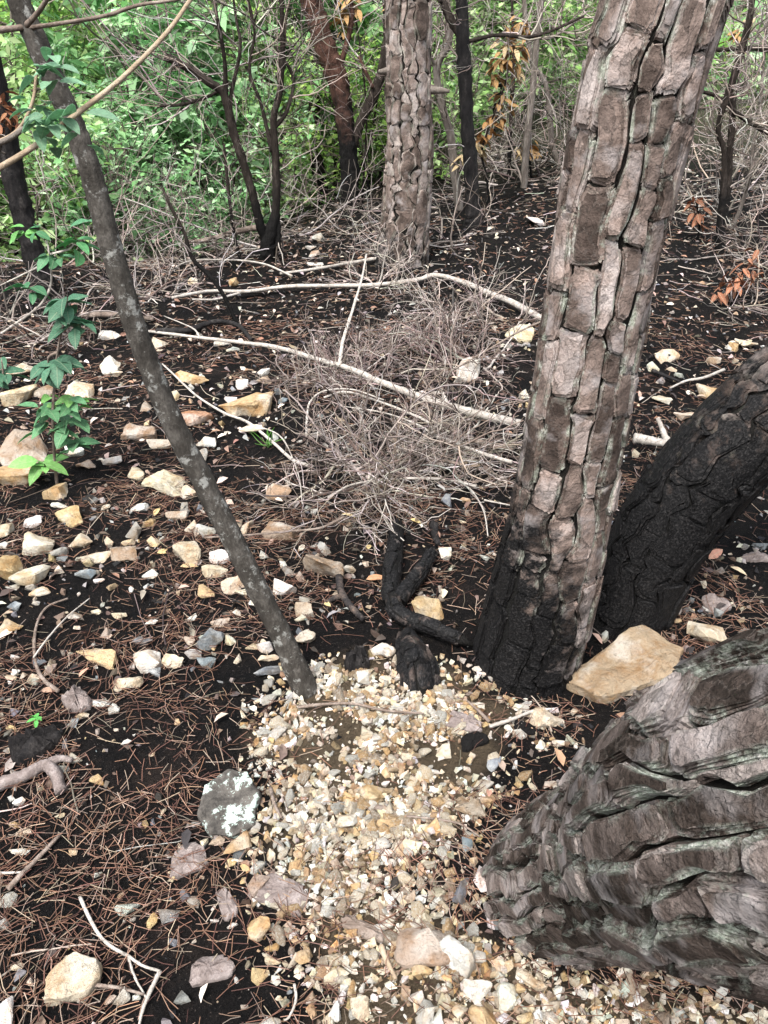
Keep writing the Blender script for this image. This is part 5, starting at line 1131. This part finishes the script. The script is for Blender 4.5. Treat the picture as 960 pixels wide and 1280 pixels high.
o = link('leaf_litter', make_mesh('leaf_litter', V, Q, T, percol(lc, 8), True, None, M['litter'])); tag(o, 'scattered brown dead leaves over the burnt ground', 'leaf litter', kind='stuff')
# broken twigs on the ground
xy = ground_pts(2600, NG, (-80, 1040), (230, 1320), lambda x, y, g: (g.uniform(0, 1, len(x)) < np.where(gravel_mask(x, y), 0.1, 1.0) * (0.25 + 0.75 * sst(1.5, 4, y)) * sst(13, 6, y)))
n = len(xy); P = walk(np.stack([xy[:, 0], xy[:, 1], gz(xy[:, 0], xy[:, 1]) + 0.008], -1), NG.normal(0, 1, (n, 3)) * np.array([1, 1, 0.05]), NG.uniform(0.05, 0.28, n), 5, 0.15, 0, NG)
P[..., 2] = np.maximum(P[..., 2] * 0.3 + 0.7 * (gz(P[..., 0], P[..., 1]) + 0.008), gz(P[..., 0], P[..., 1]) + 0.003)
V, Q = tubes(P, taper(n, 5, 0.0020, 0.0012, NG, 0.5) * np.maximum(1, xy[:, 1:2] / 3.5), 4)
o = link('twig_litter', make_mesh('twig_litter', V, Q, None, percol(pick(MIXT, n, NG), 20), True, None, M['twig'])); tag(o, 'broken dead twigs littering the burnt ground', 'twig litter', kind='stuff')

# ------------------------------------------------------------------ saplings with separate leaves
def leaf_mesh(wid, seed, mat, name='leaf'):
    g = np.random.default_rng(seed); n = 7; t = np.linspace(0, 1, n); w_ = wid * np.sin(np.pi * t ** 0.8) ** 0.8 * 0.5; w_[-1] = 0; w_[0] = 0.012
    x = t; z = -0.22 * t ** 2; V = []
    for i in range(n):
        V += [(x[i], w_[i], z[i] + 0.30 * w_[i] + g.normal(0, 0.008)), (x[i], 0, z[i]), (x[i], -w_[i], z[i] + 0.30 * w_[i] + g.normal(0, 0.008))]
    V = np.array(V); T2 = V - np.array([0, 0, 0.006]); Q = []
    for i in range(n - 1):
        a = i * 3; Q += [(a, a + 1, a + 4, a + 3), (a + 1, a + 2, a + 5, a + 4)]
    Q = np.array(Q); return make_mesh(name, np.vstack([V, T2]), np.vstack([Q, Q[:, ::-1] + len(V)]), None, None, True, None, mat)
LM = [leaf_mesh(0.52, k, M['leafobj']) for k in range(4)]; DM = [leaf_mesh(0.36, k + 9, M['dryleaf']) for k in range(4)]
def put_leaf(root, pos, direction, size, col, g, meshes, parent=None):
    d = Vector(direction).normalized(); q = d.to_track_quat('X', 'Z'); o = link('leaf', meshes[int(g.integers(0, len(meshes)))], parent or root, Vector(pos) - root.location)
    o.rotation_mode = 'QUATERNION'; o.rotation_quaternion = q @ Vector((1, 0, 0)).rotation_difference(Vector((1, 0, 0))) ; s = float(size)
    o.rotation_quaternion = q @ __import__('mathutils').Quaternion((1, 0, 0), float(g.normal(0, 0.35))); o.scale = (s, s, s); o.color = (*col, 1)
    return o
def whorl(root, c, n, size, col, g, meshes, droop=-0.25, spread=0.012, jit=0.25):
    a0 = g.uniform(0, 6.28)
    for i in range(n):
        a = a0 + i * 6.28 / n + g.normal(0, jit); d = (math.cos(a), math.sin(a), g.normal(0.1, 0.25) + droop)
        put_leaf(root, np.array(c) + g.normal(0, spread, 3), d, size * g.uniform(0.7, 1.2), np.clip(np.array(col) * g.uniform(0.8, 1.25), 0, 1), g, meshes)
def sapling(label, base, stem_px, clusters, seed, wpx=4, name='sapling', mat=None, meshes=None, y=None, cat='sapling'):
    g = np.random.default_rng(seed); b = hit(*base); yw = b[1] if y is None else y
    root = thing(name, (b[0], b[1], gz(b[0], b[1])), label, cat)
    for sp in stem_px:
        P = [on_plane(a, c, yw + g.normal(0, 0.01)) for a, c in sp]; r = wpx * depth_of(P[0]) / F / 2
        if len(P) < 3: P = [P[0], (P[0] + P[-1]) / 2 + g.normal(0, 0.005, 3), P[-1]]
        part('stem', root, limb(P, [r, r * 0.8, r * 0.5], 6, None, 0.05, seed), mat or M['brown_wood'])
    for cx, cy, n, spx, col in clusters:
        c = on_plane(cx, cy, yw); dry = meshes is DM; whorl(root, c, int(n * (2.0 if dry else 1.4)), spx * (0.95 if dry else 1.15) * depth_of(c) / F, col, g, meshes or LM, -0.6 if dry else -0.25, 0.03 if dry else 0.012)
    return root
DG, MG, LG = (0.075, 0.19, 0.115), (0.12, 0.29, 0.14), (0.22, 0.46, 0.14)
sapling('green sapling with dark leaves above and bright leaves below at the left edge', (72, 606), [[(72, 612), (68, 570), (66, 520), (68, 480), (72, 440), (80, 400), (84, 372)], [(67, 520), (85, 505), (100, 500)], [(72, 440), (60, 455)], [(60, 580), (55, 582)]],
        [(82, 378, 7, 30, DG), (98, 404, 6, 26, DG), (78, 398, 5, 26, DG), (70, 455, 8, 28, DG), (58, 462, 4, 24, DG), (88, 505, 7, 24, MG), (62, 512, 6, 26, MG), (96, 502, 5, 18, LG), (62, 500, 3, 16, LG), (88, 530, 5, 26, MG), (56, 532, 4, 28, MG), (92, 552, 5, 22, MG), (80, 562, 3, 20, MG), (54, 578, 5, 27, LG)], 21)
sapling('tiny leafy sprout cut by the left edge beside the blocky cream stone', (2, 492), [[(2, 496), (4, 470), (2, 450)]], [(4, 464, 6, 22, DG), (-4, 478, 4, 20, DG)], 22, 3)
sapling('pale twiggy sapling with grey-green leaves before the left burnt trunk', (20, 430), [[(-30, 440), (0, 418), (40, 390), (55, 375), (64, 352), (62, 320), (58, 300)], [(60, 325), (45, 335), (0, 357)], [(62, 318), (85, 312), (92, 306)]],
        [(60, 318, 4, 22, (0.10, 0.26, 0.13)), (98, 302, 5, 28, (0.09, 0.27, 0.11)), (68, 322, 3, 20, (0.10, 0.26, 0.13)), (40, 362, 5, 22, (0.08, 0.24, 0.12)), (45, 287, 3, 18, (0.08, 0.25, 0.11)), (28, 290, 5, 18, (0.14, 0.36, 0.10)), (112, 276, 3, 20, (0.09, 0.26, 0.13))], 23, 3.5, mat=M['pale_wood'])
# tan stem with leaves close to the camera, upper left
g = np.random.default_rng(4); sb_ = hit(-420, 760); sroot = thing('leaning_sapling', sb_, 'tan slanting stem with soft green leaves crossing the top left', 'sapling')
P = [sb_ + np.array([0, 0, -0.02]), at_depth(-250, 400, 1.3), at_depth(-60, 250, 1.12), at_depth(40, 185, 1.12), at_depth(95, 143, 1.12), at_depth(150, 100, 1.13), at_depth(205, 45, 1.14), at_depth(238, 0, 1.15), at_depth(300, -90, 1.18), at_depth(360, -220, 1.2)]
stem = part('stem', sroot, limb(P, [0.006, 0.0052, 0.0044, 0.0041, 0.0039, 0.0036, 0.0033, 0.0031, 0.003, 0.002], 10, 60, 0.03, 3), M['tan_stem'])
part('side_stem', sroot, limb([at_depth(-20, 185, 1.13), at_depth(20, 165, 1.13), at_depth(40, 130, 1.12), at_depth(46, 90, 1.11)], [0.0035, 0.003, 0.0025, 0.002], 6, None, 0.03, 4), M['tan_stem'])
part('side_stem', sroot, limb([at_depth(-30, 190, 1.10), at_depth(10, 174, 1.11), at_depth(30, 160, 1.12)], [0.0045, 0.004, 0.0035], 6, None, 0.03, 6), M['grey_bark'])
for cx, cy, n, spx, col in [(66, 84, 9, 42, (0.085, 0.27, 0.13)), (40, 150, 5, 34, (0.08, 0.26, 0.13)), (95, 147, 4, 44, (0.085, 0.28, 0.13)), (50, 158, 6, 34, (0.075, 0.25, 0.12)), (50, 128, 4, 32, (0.085, 0.28, 0.14))]:
    whorl(sroot, at_depth(cx, cy, 1.09), n + 3, spx * 1.11 / F * 0.82, np.array([0.20, 0.36, 0.23]), g, LM, -0.45)
# dry leaves still hanging on dead stems
OR = (0.36, 0.21, 0.085); PAL = (0.46, 0.35, 0.20); RU = (0.28, 0.115, 0.065)
def dry_sprig(label, base, stems, clusters, seed, y=None):
    return sapling(label, base, stems, clusters, seed, 3, 'dry_sapling', M['dark_bark'], DM, y, 'sapling')
dry_sprig('dead sapling with hanging dry orange leaves before the slim grey saplings', (612, 262), [[(612, 262), (608, 220), (602, 190), (615, 150), (630, 110), (640, 60)]],
          [(627, 75, 8, 20, OR), (643, 70, 5, 18, OR), (637, 45, 6, 16, OR), (650, 55, 5, 20, OR), (631, 122, 7, 18, OR), (620, 150, 7, 18, (0.36, 0.19, 0.07)), (606, 170, 8, 16, (0.36, 0.18, 0.06)), (595, 185, 6, 22, PAL), (582, 195, 5, 20, PAL), (640, 30, 4, 14, OR), (622, 95, 6, 18, OR), (648, 92, 5, 16, PAL), (634, 58, 6, 18, PAL), (655, 30, 5, 16, OR)], 41)
dry_sprig('low dead sprig with dry orange leaves at the foot of the slim saplings', (664, 222), [[(664, 222), (662, 200), (655, 182)]], [(660, 184, 7, 18, OR), (652, 186, 4, 16, PAL), (672, 188, 4, 14, OR)], 42)
dry_sprig('dead sprig with dry tan leaves hanging at the top before the reddish tree', (452, 262), [[(452, 262), (458, 150), (450, 60), (440, 0)]], [(440, 3, 8, 22, OR), (426, 30, 5, 16, OR), (398, 44, 7, 18, PAL), (430, 18, 4, 18, OR), (494, 12, 4, 16, OR)], 43)
dry_sprig('dead sprig with russet leaves low at the right edge', (918, 380), [[(918, 382), (922, 360), (930, 335)]], [(918, 352, 6, 20, RU), (930, 338, 6, 20, RU), (945, 345, 5, 18, RU), (905, 360, 5, 20, RU), (940, 322, 4, 16, RU)], 44)
dry_sprig('small dead sprig with red-brown leaves just right of the scaly pine', (872, 300), [[(872, 300), (874, 280), (870, 250)]], [(872, 262, 5, 18, RU), (876, 274, 4, 18, RU), (868, 250, 3, 16, RU), (890, 300, 3, 16, RU)], 45)
dry_sprig('dead sprig with brown leaves behind the big scaly pine top right', (905, 240), [[(905, 240), (920, 120), (930, 50)]], [(925, 40, 6, 16, OR), (935, 30, 5, 16, PAL), (918, 60, 4, 14, OR)], 46)
dry_sprig('rust-brown withered sprig at the upper left edge', (-20, 380), [[(-20, 380), (-8, 250), (6, 150)]], [(6, 150, 7, 20, (0.26, 0.10, 0.05)), (10, 138, 5, 18, (0.30, 0.13, 0.06)), (2, 122, 4, 18, (0.26, 0.10, 0.05))], 47)
# single fallen leaves and seedlings
def fallen(label, px, py, spx, col, ang, seed):
    g = np.random.default_rng(seed); b = hit(px, py); o = link('fallen_leaf', DM[seed % 4], None, (b[0], b[1], float(gz(b[0], b[1])) + 0.012)); s = spx * depth_of(b) / F
    o.scale = (s, s * 1.2, s); o.rotation_euler = (g.normal(0, 0.2), -0.1 + g.normal(0, 0.1), ang); o.color = (*col, 1); return tag(o, label, 'leaf')
YL = (0.55, 0.42, 0.20); PKL = (0.55, 0.28, 0.20)
for i, a in enumerate([('yellow oval leaf on dark soil above the charred fork', 513, 652, 16, YL, -0.6), ('yellow oval leaf left of the charred fork tip', 460, 690, 14, YL, 1.4), ('orange-brown leaf left of the charred fork', 458, 728, 26, (0.42, 0.22, 0.12), 0.2),
    ('pink curled leaf right of the charred trunk', 885, 702, 26, PKL, 0.5), ('cream curled leaf below the pink leaf', 912, 712, 22, (0.62, 0.50, 0.34), -0.8), ('tan leaf standing left of the slim tree', 194, 648, 18, YL, 1.5), ('tan leaf beside the upright mossy stone', 197, 695, 20, YL, 0.6),
    ('tan leaf below the upright mossy stone', 226, 712, 22, (0.45, 0.32, 0.18), 0.2), ('pale pink leaf right of the curved stick', 100, 850, 18, PKL, 1.2), ('pink leaf at the left edge of the gravel', 448, 904, 18, PKL, 0.2), ('tan leaf hooked over the straight brown twig', 428, 646, 18, YL, -0.4),
    ('pinkish leaf lying below the curved stick', 52, 868, 22, (0.40, 0.25, 0.18), 0.3), ('red-brown leaf left of the curved stick foot', 26, 934, 18, PKL, 0.1), ('small pale leaf under the scorched stub', 406, 757, 14, YL, -1.0)]):
    fallen(*a, i)
sd2 = hit(47, 910); sr = thing('seedling', sd2, 'tiny bright green seedling on the needles at the left', 'seedling'); part('stem', sr, limb([sd2 + np.array([0, 0, -0.01]), sd2 + np.array([0, 0, 0.015]), sd2 + np.array([0.003, 0, 0.035])], [0.0015, 0.0012, 0.001], 5), M['tan_stem'])
whorl(sr, sd2 + np.array([0.003, 0, 0.035]), 6, 0.020, (0.14, 0.50, 0.12), np.random.default_rng(3), LM, 0.1, 0.002)
gt = hit(335, 558); gr = thing('grass_tuft', gt, 'small tuft of bright green grass left of the brush tangle', 'grass tuft'); g = np.random.default_rng(8)
for k in range(9):
    dd = np.array([g.normal(0, 0.5), g.normal(0, 0.4), 1.0]); P = walk((gt + g.normal(0, 0.008, 3) * np.array([1, 1, 0]))[None], dd[None], g.uniform(0.06, 0.14), 6, 0.12, -0.06, g)[0]
    part('blade', gr, limb(P, [0.0022, 0.0018, 0.0005], 4, 7, 0.02, k), M['leafobj']).color = (0.14, 0.40, 0.06, 1)
